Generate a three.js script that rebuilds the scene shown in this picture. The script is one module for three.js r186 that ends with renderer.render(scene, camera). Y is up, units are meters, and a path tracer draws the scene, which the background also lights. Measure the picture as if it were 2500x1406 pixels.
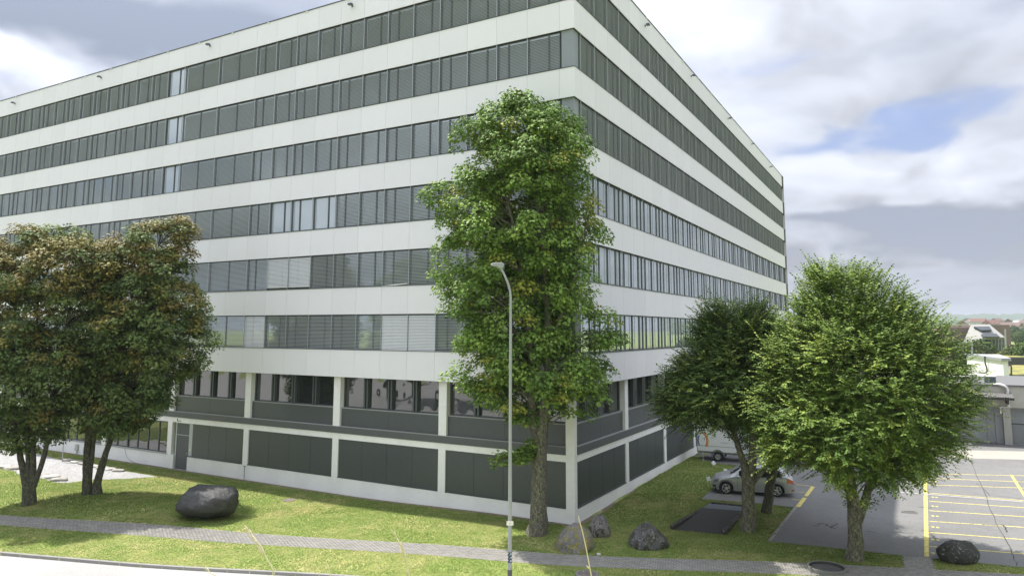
import * as THREE from 'three';
import { mergeGeometries } from 'three/addons/utils/BufferGeometryUtils.js';
import { RoundedBoxGeometry } from 'three/addons/geometries/RoundedBoxGeometry.js';

// ---------------------------------------------------------------- camera
const W = 2500, H = 1406, F = 1738.66, PPY = -109.08;
const CAM = new THREE.Vector3(14.605, 9.427, 32.551);
const PITCH = 0.12019, YAW = -0.51198, ROLL = 0.00302;
const FW = new THREE.Vector3(Math.sin(YAW) * Math.cos(PITCH), Math.sin(PITCH), -Math.cos(YAW) * Math.cos(PITCH));
const RT0 = new THREE.Vector3(Math.cos(YAW), 0, Math.sin(YAW));
const UP0 = RT0.clone().cross(FW);
const RT = RT0.clone().multiplyScalar(Math.cos(ROLL)).addScaledVector(UP0, Math.sin(ROLL));
const UP = UP0.clone().multiplyScalar(Math.cos(ROLL)).addScaledVector(RT0, -Math.sin(ROLL));
const camera = new THREE.PerspectiveCamera(2 * Math.atan(H / 2 / F) * 180 / Math.PI, W / H, 0.1, 9000);
camera.position.copy(CAM);
camera.quaternion.setFromRotationMatrix(new THREE.Matrix4().makeBasis(RT, UP, FW.clone().negate()));
camera.setViewOffset(W, H, 0, -PPY, W, H);
camera.updateProjectionMatrix();

const scene = new THREE.Scene();
const renderer = new THREE.WebGLRenderer({ antialias: true });
renderer.toneMapping = THREE.LinearToneMapping;
renderer.toneMappingExposure = 1.38;
renderer.shadowMap.enabled = true;

// a photo pixel gives a direction; distance comes from the plane it lies on
function ray(px, py) {
  return FW.clone().addScaledVector(RT, (px - W / 2) / F).addScaledVector(UP, -(py - H / 2 - PPY) / F);
}
const atDepth = (px, py, d) => CAM.clone().addScaledVector(ray(px, py), d);
const onZ = (px, py, z) => { const r = ray(px, py); return CAM.clone().addScaledVector(r, (z - CAM.z) / r.z); };
const onX = (px, py, x) => { const r = ray(px, py); return CAM.clone().addScaledVector(r, (x - CAM.x) / r.x); };
const depthOf = (x, y, z) => new THREE.Vector3(x, y, z).sub(CAM).dot(FW);
const toPx = (x, y, z) => { const d = new THREE.Vector3(x, y, z).sub(CAM), k = d.dot(FW); return [W / 2 + F * d.dot(RT) / k, H / 2 + PPY - F * d.dot(UP) / k]; };

// ---------------------------------------------------------------- noise
function rng(seed) { let a = seed >>> 0; return () => { a = (a + 0x6D2B79F5) | 0; let t = Math.imul(a ^ (a >>> 15), 1 | a); t = (t + Math.imul(t ^ (t >>> 7), 61 | t)) ^ t; return ((t ^ (t >>> 14)) >>> 0) / 4294967296; }; }
const clamp = (x, a = 0, b = 1) => x < a ? a : x > b ? b : x;
const ss = (a, b, x) => { const t = clamp((x - a) / (b - a)); return t * t * (3 - 2 * t); };
const lerp = (a, b, t) => a + (b - a) * t;
function hash3(i, j, k) { let h = Math.imul(i, 374761393) + Math.imul(j, 668265263) + Math.imul(k, 2147483647 ^ 0x5bd1e995) | 0; h = Math.imul(h ^ (h >>> 13), 1274126177); h ^= h >>> 16; return (h >>> 0) / 4294967296; }
function vn(x, y, z = 0, per = 0) {
  let i = Math.floor(x), j = Math.floor(y), k = Math.floor(z);
  let u = x - i, v = y - j, w = z - k;
  u = u * u * u * (u * (u * 6 - 15) + 10); v = v * v * v * (v * (v * 6 - 15) + 10); w = w * w * w * (w * (w * 6 - 15) + 10);
  let i1 = i + 1, j1 = j + 1;
  if (per) { i = ((i % per) + per) % per; i1 = ((i1 % per) + per) % per; j = ((j % per) + per) % per; j1 = ((j1 % per) + per) % per; }
  const a = lerp(lerp(hash3(i, j, k), hash3(i1, j, k), u), lerp(hash3(i, j1, k), hash3(i1, j1, k), u), v);
  if (w === 0) return a;
  return lerp(a, lerp(lerp(hash3(i, j, k + 1), hash3(i1, j, k + 1), u), lerp(hash3(i, j1, k + 1), hash3(i1, j1, k + 1), u), v), w);
}
function fbm(x, y, z, oct) { let s = 0, a = 0.5, n = 0; for (let o = 0; o < oct; o++) { s += a * vn(x, y, z); n += a; x = x * 2.03 + 17.1; y = y * 2.03 + 9.2; z = z * 2.03 + 3.7; a *= 0.52; } return s / n; }
function pfbm(u, v, per, oct, seed) { let s = 0, a = 0.5, n = 0; for (let o = 0; o < oct; o++) { s += a * vn(u * per, v * per, seed + o * 7, per); n += a; per *= 2; a *= 0.55; } return s / n; }

// ---------------------------------------------------------------- sky and sun
const SUN = new THREE.Vector3(-13.3, 29.9, -1.75).normalize();
{
  const SW = 2048, SH = 1024, data = new Float32Array(SW * SH * 4);
  const feat = (px, py, sx, sy, amp) => { const d = ray(px, py).normalize(); return [Math.atan2(d.z, d.x), Math.asin(d.y), sx / F, sy / F, amp]; };
  const holes = [feat(2150, 285, 230, 45, 0.34), feat(1930, 140, 130, 40, 0.24), feat(2030, 470, 140, 30, 0.2), feat(2360, 210, 160, 45, 0.26), feat(2150, 560, 60, 25, 0.12)];
  const darks = [feat(430, 60, 460, 95, 1.0), feat(60, 20, 260, 70, 0.6), feat(900, -60, 300, 80, 0.5), feat(60, 330, 200, 50, 0.5), feat(2420, 515, 190, 50, 0.95), feat(2300, 470, 130, 30, 0.25), feat(120, 260, 130, 40, 0.3), feat(1780, 40, 200, 60, -0.2), feat(110, 140, 110, 38, -0.55)];
  const whites = [feat(120, 140, 120, 40, 0.5), feat(2330, 380, 200, 60, 0.55), feat(2050, 340, 160, 40, 0.3), feat(1950, 420, 90, 50, 0.3), feat(2420, 300, 120, 40, 0.35), feat(1900, 240, 260, 40, 0.25)];
  const G = (list, az, el) => { let s = 0; for (const [a, e, sa, se, m] of list) { let da = az - a; if (da > Math.PI) da -= 2 * Math.PI; if (da < -Math.PI) da += 2 * Math.PI; const q = (da * Math.cos(e) / sa) ** 2 + ((el - e) / se) ** 2; if (q < 14) s += m * Math.exp(-q); } return s; };
  for (let j = 0; j < SH; j++) for (let i = 0; i < SW; i++) {
    const el = ((j + 0.5) / SH - 0.5) * Math.PI, az = ((i + 0.5) / SW - 0.5) * 2 * Math.PI;
    const o = (j * SW + i) * 4; data[o + 3] = 1;
    if (el < -0.06) { data[o] = 0.2; data[o + 1] = 0.21; data[o + 2] = 0.19; continue; }
    const y = Math.max(Math.sin(el), 0), c = Math.cos(el), x = Math.cos(az) * c, z = Math.sin(az) * c;
    const k = 1 / (y + 0.22), px = x * k, pz = z * k;
    const wx = fbm(px * 1.3 + 5, pz * 1.3, 2.2, 4) - 0.5, wz = fbm(px * 1.3, pz * 1.3 + 8, 7.7, 4) - 0.5;
    const big = fbm(px * 0.75 + wx * 0.9 + 11.3, pz * 0.75 + wz * 0.9 + 4.1, 0.5, 5);
    const det = fbm(px * 3.1 + wx * 2.2, pz * 3.1 + wz * 2.2 + y * 2, 3.1, 6);
    const fine = fbm(px * 8 + wx * 5, pz * 8 + wz * 5, 5.5 + y * 6, 4);
    const puff = 1 - Math.abs(2 * fbm(px * 2.2 + wx, pz * 2.2 + wz, 9.4 + y * 3, 6) - 1);
    const ja = az + (det - 0.5) * 0.22 + wx * 0.25, je = el + (puff - 0.6) * 0.05 + wz * 0.10;
    const g1 = G(holes, ja, je) * (0.35 + 1.3 * det), g2 = G(darks, ja, je) * (0.6 + 0.8 * det), g3 = G(whites, ja, je);
    const cov = 0.18 + 0.82 * ss(0.36, 0.52, big * 0.58 + det * 0.34 + fine * 0.08 + 0.07 - g1 * 0.75 + g3 * 0.2 + Math.max(g2, 0) * 0.3);
    const drk = clamp(ss(0.46, 0.76, big * 0.5 + det * 0.4 + fine * 0.1 + g2 * 0.4 - g3 * 0.22) * 0.8 + g2 * 0.3 * (0.6 + 0.8 * fine) - g3 * 0.15);
    const lit = (0.72 + 0.34 * ss(0.45, 0.95, puff)) * (0.93 + 0.75 * (det - 0.5)) * (1 + 0.35 * (fine - 0.5)) + g3 * 0.12;
    let cr = lerp(0.655 * lit, 0.235, drk), cg = lerp(0.69 * lit, 0.27, drk), cb = lerp(0.775 * lit, 0.345, drk);
    const hz = ss(0.28, 0.0, el);
    const br = lerp(0.26, 0.42, hz), bg = lerp(0.36, 0.52, hz), bb = lerp(0.62, 0.74, hz);
    let r = lerp(br, cr, cov), gg = lerp(bg, cg, cov), b = lerp(bb, cb, cov);
    const low = ss(0.09, -0.01, el) * 0.75;
    r = lerp(r, 0.66, low); gg = lerp(gg, 0.70, low); b = lerp(b, 0.76, low);
    // clouds lit from behind grow brighter towards the sun
    const sd = x * SUN.x + y * SUN.y + z * SUN.z, au = 0.58 + 1.1 * y + 0.75 * Math.exp((sd - 1) * 2.6) + 1.6 * Math.exp((sd - 1) * 30);
    data[o] = Math.min(r * au, 6); data[o + 1] = Math.min(gg * au, 6); data[o + 2] = Math.min(b * au, 6);
  }
  const sky = new THREE.DataTexture(data, SW, SH, THREE.RGBAFormat, THREE.FloatType);
  sky.mapping = THREE.EquirectangularReflectionMapping;
  sky.magFilter = sky.minFilter = THREE.LinearFilter;
  sky.needsUpdate = true;
  scene.background = sky; scene.environment = sky;
}
const sun = new THREE.DirectionalLight(new THREE.Color(1.0, 0.955, 0.88), 5.0);
sun.position.copy(SUN).multiplyScalar(120);
sun.target.position.set(0, 0, 0);
sun.castShadow = true; sun.shadow.radius = 1;
sun.shadow.mapSize.set(4096, 4096);
Object.assign(sun.shadow.camera, { left: -90, right: 70, top: 90, bottom: -90, near: 1, far: 300 });
scene.add(sun, sun.target);

// ---------------------------------------------------------------- object helpers
const used = new Map();
function numbered(name) { const n = used.get(name) || 0; used.set(name, n + 1); return n ? `${name}_${String(n).padStart(3, '0')}` : name; }
function tag(o, label, category, group) { o.userData = { ...o.userData, label, category }; if (group) o.userData.group = group; return o; }
function thing(name, label, category, pos = [0, 0, 0], turn = 0, group) {
  const o = new THREE.Group(); o.name = numbered(name); o.position.set(...pos); o.rotation.y = turn; scene.add(o);
  return tag(o, label, category, group);
}
function mesh(name, geo, mat, parent = scene) {
  const o = new THREE.Mesh(Array.isArray(geo) ? merge(geo) : geo, mat); o.name = parent === scene ? numbered(name) : name;
  o.castShadow = o.receiveShadow = true; parent.add(o); return o;
}
function struct(name, geo, mat, label) { const o = mesh(name, geo, mat); o.userData.kind = 'structure'; if (label) o.userData.label = label; return o; }
const stuff = o => { o.userData.kind = 'stuff'; return o; };
function merge(list) { return list.length === 1 ? list[0] : mergeGeometries(list.map(g => g.index ? g.toNonIndexed() : g), false); }
// uv in metres from position, by the way a face points
function muv(g) {
  if (g.index) g = g.toNonIndexed();
  const p = g.attributes.position, uv = new Float32Array(p.count * 2);
  const a = new THREE.Vector3(), b = new THREE.Vector3(), c = new THREE.Vector3();
  for (let i = 0; i < p.count; i += 3) {
    a.fromBufferAttribute(p, i); b.fromBufferAttribute(p, i + 1); c.fromBufferAttribute(p, i + 2);
    const n = b.clone().sub(a).cross(c.clone().sub(a)); const ax = Math.abs(n.x), ay = Math.abs(n.y), az = Math.abs(n.z);
    [a, b, c].forEach((v, q) => { const o = (i + q) * 2; if (ay >= ax && ay >= az) { uv[o] = v.x; uv[o + 1] = v.z; } else if (ax > az) { uv[o] = v.z; uv[o + 1] = v.y; } else { uv[o] = v.x; uv[o + 1] = v.y; } });
  }
  g.setAttribute('uv', new THREE.BufferAttribute(uv, 2)); return g;
}
function box(x0, x1, y0, y1, z0, z1) { const g = new THREE.BoxGeometry(x1 - x0, y1 - y0, z1 - z0); g.translate((x0 + x1) / 2, (y0 + y1) / 2, (z0 + z1) / 2); return muv(g); }
function rbox(x0, x1, y0, y1, z0, z1, r = 0.02) { const g = new RoundedBoxGeometry(x1 - x0, y1 - y0, z1 - z0, 2, r); g.translate((x0 + x1) / 2, (y0 + y1) / 2, (z0 + z1) / 2); return muv(g); }
function cyl(a, b, r0, r1 = r0, seg = 10) {
  const A = new THREE.Vector3(...a), B = new THREE.Vector3(...b), d = B.clone().sub(A), L = d.length();
  const g = new THREE.CylinderGeometry(r1, r0, L, seg); g.translate(0, L / 2, 0);
  g.applyQuaternion(new THREE.Quaternion().setFromUnitVectors(new THREE.Vector3(0, 1, 0), d.normalize())); g.translate(...a); return g.toNonIndexed();
}
// tapered tube through points [x,y,z,r]
function limb(pts, seg = 8, rough = 0, R = Math.random) {
  const P = pts.map(p => new THREE.Vector3(p[0], p[1], p[2]));
  const cv = P.length > 2 ? new THREE.CatmullRomCurve3(P) : null, n = P.length > 2 ? (P.length - 1) * 4 : 1;
  const pos = [], uv = [], idx = []; let up = new THREE.Vector3(0.3, 0.1, 1).normalize(), len = 0, prev = null;
  for (let i = 0; i <= n; i++) {
    const t = i / n, c = cv ? cv.getPoint(t) : P[0].clone().lerp(P[1], t), tg = cv ? cv.getTangent(t) : P[1].clone().sub(P[0]).normalize();
    const q = t * (P.length - 1), k = Math.min(Math.floor(q), P.length - 2), r = lerp(pts[k][3], pts[k + 1][3], q - k);
    const s = up.clone().cross(tg).normalize(), w = tg.clone().cross(s).normalize(); if (prev) len += prev.distanceTo(c); prev = c;
    for (let j = 0; j <= seg; j++) {
      const a = j / seg * Math.PI * 2, rr = r * (1 + rough * (vn(Math.cos(a) * 2 + 5, Math.sin(a) * 2 + 5, len * 2.2 + pts[0][0]) - 0.5));
      const v = c.clone().addScaledVector(s, Math.cos(a) * rr).addScaledVector(w, Math.sin(a) * rr);
      pos.push(v.x, v.y, v.z); uv.push(j / seg * Math.max(r, 0.05) * 6.3, len);
    }
  }
  for (let i = 0; i < n; i++) for (let j = 0; j < seg; j++) { const a = i * (seg + 1) + j, b = a + seg + 1; idx.push(a, a + 1, b, a + 1, b + 1, b); }
  const g = new THREE.BufferGeometry(); g.setAttribute('position', new THREE.Float32BufferAttribute(pos, 3)); g.setAttribute('uv', new THREE.Float32BufferAttribute(uv, 2)); g.setIndex(idx); g.computeVertexNormals(); return g.toNonIndexed();
}
function extrude(pts, depth, bevel = 0) {
  const s = new THREE.Shape(pts.map(p => new THREE.Vector2(p[0], p[1])));
  return muv(new THREE.ExtrudeGeometry(s, { depth, bevelEnabled: bevel > 0, bevelSize: bevel, bevelThickness: bevel, bevelSegments: 2, curveSegments: 10 }));
}

// ---------------------------------------------------------------- textures and materials
function tex(n, fn, rep = 1, srgb = true) {
  const d = new Uint8Array(n * n * 4);
  for (let j = 0; j < n; j++) for (let i = 0; i < n; i++) { const c = fn(i / n, j / n), o = (j * n + i) * 4; for (let q = 0; q < 3; q++) { const v = clamp(Array.isArray(c) ? c[q] : c); d[o + q] = Math.round(255 * (srgb ? (v <= 0.0031308 ? v * 12.92 : 1.055 * Math.pow(v, 1 / 2.4) - 0.055) : v)); } d[o + 3] = 255; }
  const t = new THREE.DataTexture(d, n, n, THREE.RGBAFormat); t.wrapS = t.wrapT = THREE.RepeatWrapping; t.magFilter = THREE.LinearFilter; t.minFilter = THREE.LinearMipmapLinearFilter; t.generateMipmaps = true;
  if (srgb) t.colorSpace = THREE.SRGBColorSpace; t.repeat.set(rep, rep); t.needsUpdate = true; return t;
}
const rgb = (r, g, b) => new THREE.Color().setRGB(r, g, b);
const std = (c, roughness = 0.7, o = {}) => new THREE.MeshStandardMaterial({ color: c ? rgb(...c) : rgb(1, 1, 1), roughness, ...o });
const mixc = (a, b, t) => [lerp(a[0], b[0], t), lerp(a[1], b[1], t), lerp(a[2], b[2], t)];

// ================================================================ terrain
const RA = new THREE.Vector2(0.957, -0.29).normalize(), RB = new THREE.Vector2(-RA.y, RA.x); // along and across the road (RB points to the camera)
const KERB = 8.72;                                             // across-distance of the road kerb
const sOf = (x, z) => x * RB.x + z * RB.y, tOf = (x, z) => x * RA.x + z * RA.y;
const S_CAM = sOf(CAM.x, CAM.z);
function hLawn(x, z) {
  let h = 0;
  if (x < 0) h -= 0.24 * ss(3, 15, -x);
  h += 0.42 * ss(0, 1, Math.max(x, 0) / 13 + Math.max(-z - 0.5, 0) / 11) * ss(-0.6, 0.4, x + 0.0001) * (1 - ss(60, 200, Math.abs(x) + Math.abs(z)));
  h += 0.02 * Math.max(0, Math.min(x, 26) - 11) * (1 - ss(60, 200, Math.abs(z)));
  const mx = (x + 24) / 9, mz = (z - 7.5) / 2.6; h += 0.34 * Math.exp(-mx * mx - mz * mz);
  h += 0.05 * (vn(x * 0.23, z * 0.23, 4.4) - 0.5) * ss(1.2, 3, z) * ss(KERB, KERB - 2, sOf(x, z));
  return h;
}
function bank(x, z) { const d = S_CAM - sOf(x, z); if (d > 22) return 0; return ss(-14, -4, tOf(x, z)) * Math.max(0, d < 3.6 ? 7.8 + (3.6 - d) * 0.02 : 7.8 - 0.55 * (d - 3.6)); }
function hGround(x, z) { return sOf(x, z) > KERB ? hLawn(x, z) - 0.12 + bank(x, z) : hLawn(x, z); }
function onG(px, py, off = 0) {
  const r = ray(px, py); let y = 0, p;
  for (let i = 0; i < 14; i++) { const k = (y + off - CAM.y) / r.y; p = CAM.clone().addScaledVector(r, k); y = hLawn(p.x, p.z) - (sOf(p.x, p.z) > KERB ? 0.12 : 0); }
  p.y = y; return p;
}
function hNormal(x, z) { const e = 0.25; return new THREE.Vector3(hLawn(x - e, z) - hLawn(x + e, z), 2 * e, hLawn(x, z - e) - hLawn(x, z + e)).normalize(); }
// sheet laid over the ground: a polygon [[x,z]...] cut into cells
function drape(poly, off, step = 1, hf = hLawn) {
  const clipTo = (pg, ax, v, keep) => { const out = []; for (let i = 0; i < pg.length; i++) { const a = pg[i], b = pg[(i + 1) % pg.length], da = (a[ax] - v) * keep, db = (b[ax] - v) * keep; if (da >= 0) out.push(a); if ((da > 0 && db < 0) || (da < 0 && db > 0)) { const t = da / (da - db); out.push([lerp(a[0], b[0], t), lerp(a[1], b[1], t)]); } } return out; };
  let x0 = 1e9, x1 = -1e9, z0 = 1e9, z1 = -1e9; for (const [x, z] of poly) { x0 = Math.min(x0, x); x1 = Math.max(x1, x); z0 = Math.min(z0, z); z1 = Math.max(z1, z); }
  const pos = [], nor = [], uv = [];
  const put = p => { const n = hNormal(p[0], p[1]); pos.push(p[0], hf(p[0], p[1]) + off, p[1]); nor.push(n.x, n.y, n.z); uv.push(p[0], p[1]); };
  for (let x = Math.floor(x0 / step) * step; x < x1; x += step) {
    const col = clipTo(clipTo(poly, 0, x, 1), 0, x + step, -1); if (col.length < 3) continue;
    for (let z = Math.floor(z0 / step) * step; z < z1; z += step) {
      const c = clipTo(clipTo(col, 1, z, 1), 1, z + step, -1); if (c.length < 3) continue;
      let area = 0; for (let i = 0; i < c.length; i++) { const a = c[i], b = c[(i + 1) % c.length]; area += a[0] * b[1] - a[1] * b[0]; }
      for (let i = 1; i < c.length - 1; i++) { const t = area > 0 ? [c[0], c[i + 1], c[i]] : [c[0], c[i], c[i + 1]]; const cr = (t[1][0] - t[0][0]) * (t[2][1] - t[0][1]) - (t[1][1] - t[0][1]) * (t[2][0] - t[0][0]); if (Math.abs(cr) < 1e-7) continue; t.forEach(put); }
    }
  }
  const g = new THREE.BufferGeometry(); g.setAttribute('position', new THREE.Float32BufferAttribute(pos, 3)); g.setAttribute('normal', new THREE.Float32BufferAttribute(nor, 3)); g.setAttribute('uv', new THREE.Float32BufferAttribute(uv, 2)); return g;
}
const strip = (a, b, w) => { const dx = b[0] - a[0], dz = b[1] - a[1], L = Math.hypot(dx, dz), nx = -dz / L * w / 2, nz = dx / L * w / 2; return [[a[0] + nx, a[1] + nz], [b[0] + nx, b[1] + nz], [b[0] - nx, b[1] - nz], [a[0] - nx, a[1] - nz]]; };
const GX = p => [p.x, p.z];

// lawn colour: fine grain, patches of clover and of dry grass
function lawnTone(x, z) {
  const a = fbm(x * 0.55, z * 0.55, 1.3, 4), b = fbm(x * 2.1 + 7, z * 2.1, 5.2, 4);
  const dry = clamp(ss(0.43, 0.72, a * 0.6 + b * 0.4 + 0.05 * ss(2.5, 6, sOf(x, z))));
  return mixc([0.195, 0.265, 0.055], [0.42, 0.395, 0.16], dry * 0.85);
}
const lawnTex = tex(1024, (u, v) => { const a = pfbm(u, v, 6, 5, 3), b = pfbm(u, v, 96, 3, 41), d = ss(0.52, 0.72, a * 0.7 + b * 0.3); const c = mixc([0.20, 0.26, 0.058], [0.39, 0.365, 0.15], d * 0.8); const k = 0.72 + 0.56 * b; return [c[0] * k, c[1] * k, c[2] * k]; });
const lawnBump = tex(512, (u, v) => pfbm(u, v, 128, 3, 9), 1, false);
lawnTex.repeat.set(1 / 7, 1 / 7); lawnBump.repeat.set(1 / 3, 1 / 3);
const M = {};
M.lawn = std(null, 0.95, { map: lawnTex, bumpMap: lawnBump, bumpScale: 0.03 });
const asphaltTex = tex(1024, (u, v) => { const a = pfbm(u, v, 4, 5, 13), b = pfbm(u, v, 180, 2, 77), c = pfbm(u, v, 16, 4, 29); const k = 0.165 * (0.78 + 0.3 * a + 0.16 * c) * (0.8 + 0.4 * b); return [k * 1.0, k * 0.99, k * 0.96]; });
asphaltTex.repeat.set(1 / 8, 1 / 8);
M.asphalt = std(null, 0.9, { map: asphaltTex });
const roadTex = tex(1024, (u, v) => { const a = pfbm(u, v, 3, 5, 53), b = pfbm(u, v, 200, 2, 17); const k = 0.33 * (0.86 + 0.28 * a) * (0.86 + 0.28 * b); return [k, k * 0.985, k * 0.95]; });
roadTex.repeat.set(1 / 9, 1 / 9);
M.road = std(null, 0.88, { map: roadTex });
const concTex = tex(512, (u, v) => { const a = pfbm(u, v, 5, 5, 61), b = pfbm(u, v, 90, 2, 19); const k = (0.84 + 0.2 * a) * (0.92 + 0.16 * b); return [k, k, k * 0.98]; });
concTex.repeat.set(1 / 3, 1 / 3);
M.kerb = std([0.27, 0.26, 0.25], 0.9, { map: concTex });
M.paver = std([0.30, 0.285, 0.265], 0.92, { map: concTex });
M.paverB = std([0.25, 0.24, 0.225], 0.92, { map: concTex });
M.paverBed = std([0.09, 0.085, 0.06], 1);
M.soil = std([0.19, 0.15, 0.11], 1, { map: concTex });
M.yellow = std([0.68, 0.575, 0.16], 0.8, { map: tex(256, (u, v) => { const w = pfbm(u, v, 20, 4, 5), k = 1 - 0.55 * ss(0.56, 0.66, w); return [k, k, k]; }) });
M.white = std([0.72, 0.72, 0.70], 0.6);
M.crack = std([0.05, 0.048, 0.045], 1);
const gravelTex = tex(1024, (u, v) => { const b = pfbm(u, v, 110, 3, 23), a = pfbm(u, v, 6, 4, 2); const k = 0.20 + 0.24 * ss(0.3, 0.7, b) + 0.08 * (a - 0.5); return [k, k * 0.985, k * 0.98]; });
gravelTex.repeat.set(1 / 4, 1 / 4);
M.gravel = std(null, 0.95, { map: gravelTex, bumpMap: gravelTex, bumpScale: 0.02 });

// ---- the ground: one sheet in road-aligned cells, with a step down at the road kerb
{
  const far = [60, 90, 140, 220, 400, 800, 1600, 3600];
  const T = [], S = [];
  for (const f of [...far].reverse()) T.push(-f - 30); for (let t = -75; t <= 45; t += 1) T.push(t); for (const f of far) T.push(f);
  for (const f of [...far].reverse()) S.push(-f - 20); for (let s = -70; s < KERB; s += 1) S.push(s); S.push(KERB); const cut = S.length; S.push(KERB + 0.0005); for (let s = Math.ceil(KERB); s <= 44; s += 1) S.push(s); for (const f of far) S.push(f);
  const pos = [], uv = [], idx = [];
  S.forEach((s, j) => T.forEach(t => { const x = t * RA.x + s * RB.x, z = t * RA.y + s * RB.y; let y = hLawn(x, z); if (j >= cut) y += -0.17 + bank(x, z); pos.push(x, y, z); uv.push(x, z); }));
  for (let j = 0; j < S.length - 1; j++) for (let i = 0; i < T.length - 1; i++) { const a = j * T.length + i, b = a + T.length; idx.push(a, b, a + 1, a + 1, b, b + 1); }
  const g = new THREE.BufferGeometry(); g.setAttribute('position', new THREE.Float32BufferAttribute(pos, 3)); g.setAttribute('uv', new THREE.Float32BufferAttribute(uv, 2)); g.setIndex(idx); g.computeVertexNormals();
  struct('ground', g, M.lawn, 'mown lawn and open grassy ground');
}
const TS = (t, s) => [t * RA.x + s * RB.x, t * RA.y + s * RB.y];
// ---- road with kerb stones
struct('road', drape([TS(-150, KERB + 0.005), TS(45, KERB + 0.005), TS(45, KERB + 14), TS(-13, KERB + 14), TS(-13, KERB + 60), TS(-150, KERB + 60)], -0.11, 2), M.road, 'pale worn asphalt road in front of the lawn');
{
  const kerb = new THREE.Group(); kerb.name = 'road_kerb'; kerb.userData = { kind: 'structure', label: 'low grey kerb between road and lawn' }; scene.add(kerb);
  for (let t = -40; t < 16; t += 1) {
    const [x, z] = TS(t + 0.5, KERB - 0.07); const y = hLawn(x, z);
    const g = rbox(-0.494, 0.494, -0.25, 0.012, -0.075, 0.075, 0.012), o = mesh('kerb_stone', g, M.kerb, kerb);
    o.position.set(x, y, z); o.rotation.y = Math.atan2(-RA.y, RA.x); o.rotation.z = Math.atan2(hLawn(...TS(t + 1, KERB)) - hLawn(...TS(t, KERB)), 1);
  }
}
// ---- paved footpath
const pathA = GX(onG(0, 1270)), pathB = GX(onG(1200, 1354)), PD = new THREE.Vector2(pathB[0] - pathA[0], pathB[1] - pathA[1]).normalize(), PN = new THREE.Vector2(-PD.y, PD.x), PW = 1.5;
const pathAt = (t, n) => [pathA[0] + PD.x * t + PN.x * n, pathA[1] + PD.y * t + PN.y * n];
const sidePath = [onG(2205, 1358), onG(2276, 1363), onG(2300, 1450), onG(2215, 1450)].map(GX);
function paverGeo(cx, cz, L, B, ang, dy) {
  const c = Math.cos(ang), s = Math.sin(ang), y = hLawn(cx, cz) + 0.014 + dy, pos = [];
  const P = (u, v, h) => [cx + u * c - v * s, y + h, cz + u * s + v * c];
  const e = 0.008, q = [[-L, -B], [L, -B], [L, B], [-L, B]].map(([a, b]) => [a / 2, b / 2]);
  const top = q.map(([a, b]) => P(a - Math.sign(a) * e, b - Math.sign(b) * e, 0)), bot = q.map(([a, b]) => P(a, b, -0.03));
  const tri = (a, b, d) => pos.push(...a, ...b, ...d);
  tri(top[0], top[2], top[1]); tri(top[0], top[3], top[2]);
  for (let i = 0; i < 4; i++) { const j = (i + 1) % 4; tri(top[i], top[j], bot[j]); tri(top[i], bot[j], bot[i]); }
  return pos;
}
{
  const R = rng(5), a = [], b = [], ang = Math.atan2(PD.y, PD.x);
  for (let t = -4, c = 0; t < 46; t += 0.205, c++) for (let n = 0; n < 14; n++) { const [x, z] = pathAt(t + (n % 2 ? 0.1 : 0) + 0.1, -PW / 2 + (n + 0.5) * PW / 14); (R() < 0.5 ? a : b).push(...paverGeo(x, z, 0.196, PW / 14 - 0.009, ang, (R() - 0.5) * 0.006)); }
  const [p0, p1, p2, p3] = sidePath;
  for (let u = 0; u < 7; u++) for (let v = 0; v < 26; v++) { const fu = (u + 0.5 + (v % 2 ? 0.2 : -0.2)) / 7, fv = (v + 0.5) / 26; const x = lerp(lerp(p0[0], p1[0], fu), lerp(p3[0], p2[0], fu), fv), z = lerp(lerp(p0[1], p1[1], fu), lerp(p3[1], p2[1], fu), fv); (R() < 0.5 ? a : b).push(...paverGeo(x, z, 0.145, Math.hypot(p3[0] - p0[0], p3[1] - p0[1]) / 26 - 0.01, 0, 0.008)); }
  const path = struct('footpath', drape([pathAt(-4, -PW / 2), pathAt(46, -PW / 2), pathAt(46, PW / 2), pathAt(-4, PW / 2)], 0.004, 1), M.paverBed, 'narrow footpath of small grey pavers across the lawn');
  const bed = mesh('side_path_bed', drape(sidePath, 0.008, 1), M.paverBed, path);
  for (const [arr, m] of [[a, M.paver], [b, M.paverB]]) { const g = new THREE.BufferGeometry(); g.setAttribute('position', new THREE.Float32BufferAttribute(arr, 3)); g.computeVertexNormals(); stuff(mesh('pavers', muv(g), m, path)); }
}
// ---- parking asphalt, bays, painted lines
const kA = onG(1884, 1323), kB = onG(1947, 1241), lawnEdgeR = onG(2205, 1357), lawnEdgeFar = onG(2500, 1386);
const bayN = onG(1712, 1219), bayC = onG(1748, 1188);
const bays = [GX(onG(1938, 1239)), GX(onG(1850, 1230)), GX(bayN), GX(bayC), GX(onG(1765, 1160)), GX(onG(1800, 1136)), GX(onG(1745, 1132)), [0.0, onG(1700, 1114).z], [0.0, -43], [9.4, -43]];
const parkPoly = [GX(kA), ...bays.slice(0, 10), [60, -43], [60, lawnEdgeFar.z - 4], GX(lawnEdgeFar), GX(lawnEdgeR)];
struct('parking_lot', drape(parkPoly, 0.014, 1), M.asphalt, 'grey asphalt parking lot beside the office building');
struct('concrete_apron', drape([GX(onG(2290, 1098)), GX(onG(2560, 1104)), GX(onG(2560, 1124)), GX(onG(2280, 1118))], 0.019, 1), std([0.36, 0.34, 0.30], 0.9, { map: concTex }), 'pale concrete strip in front of the garage');
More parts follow.
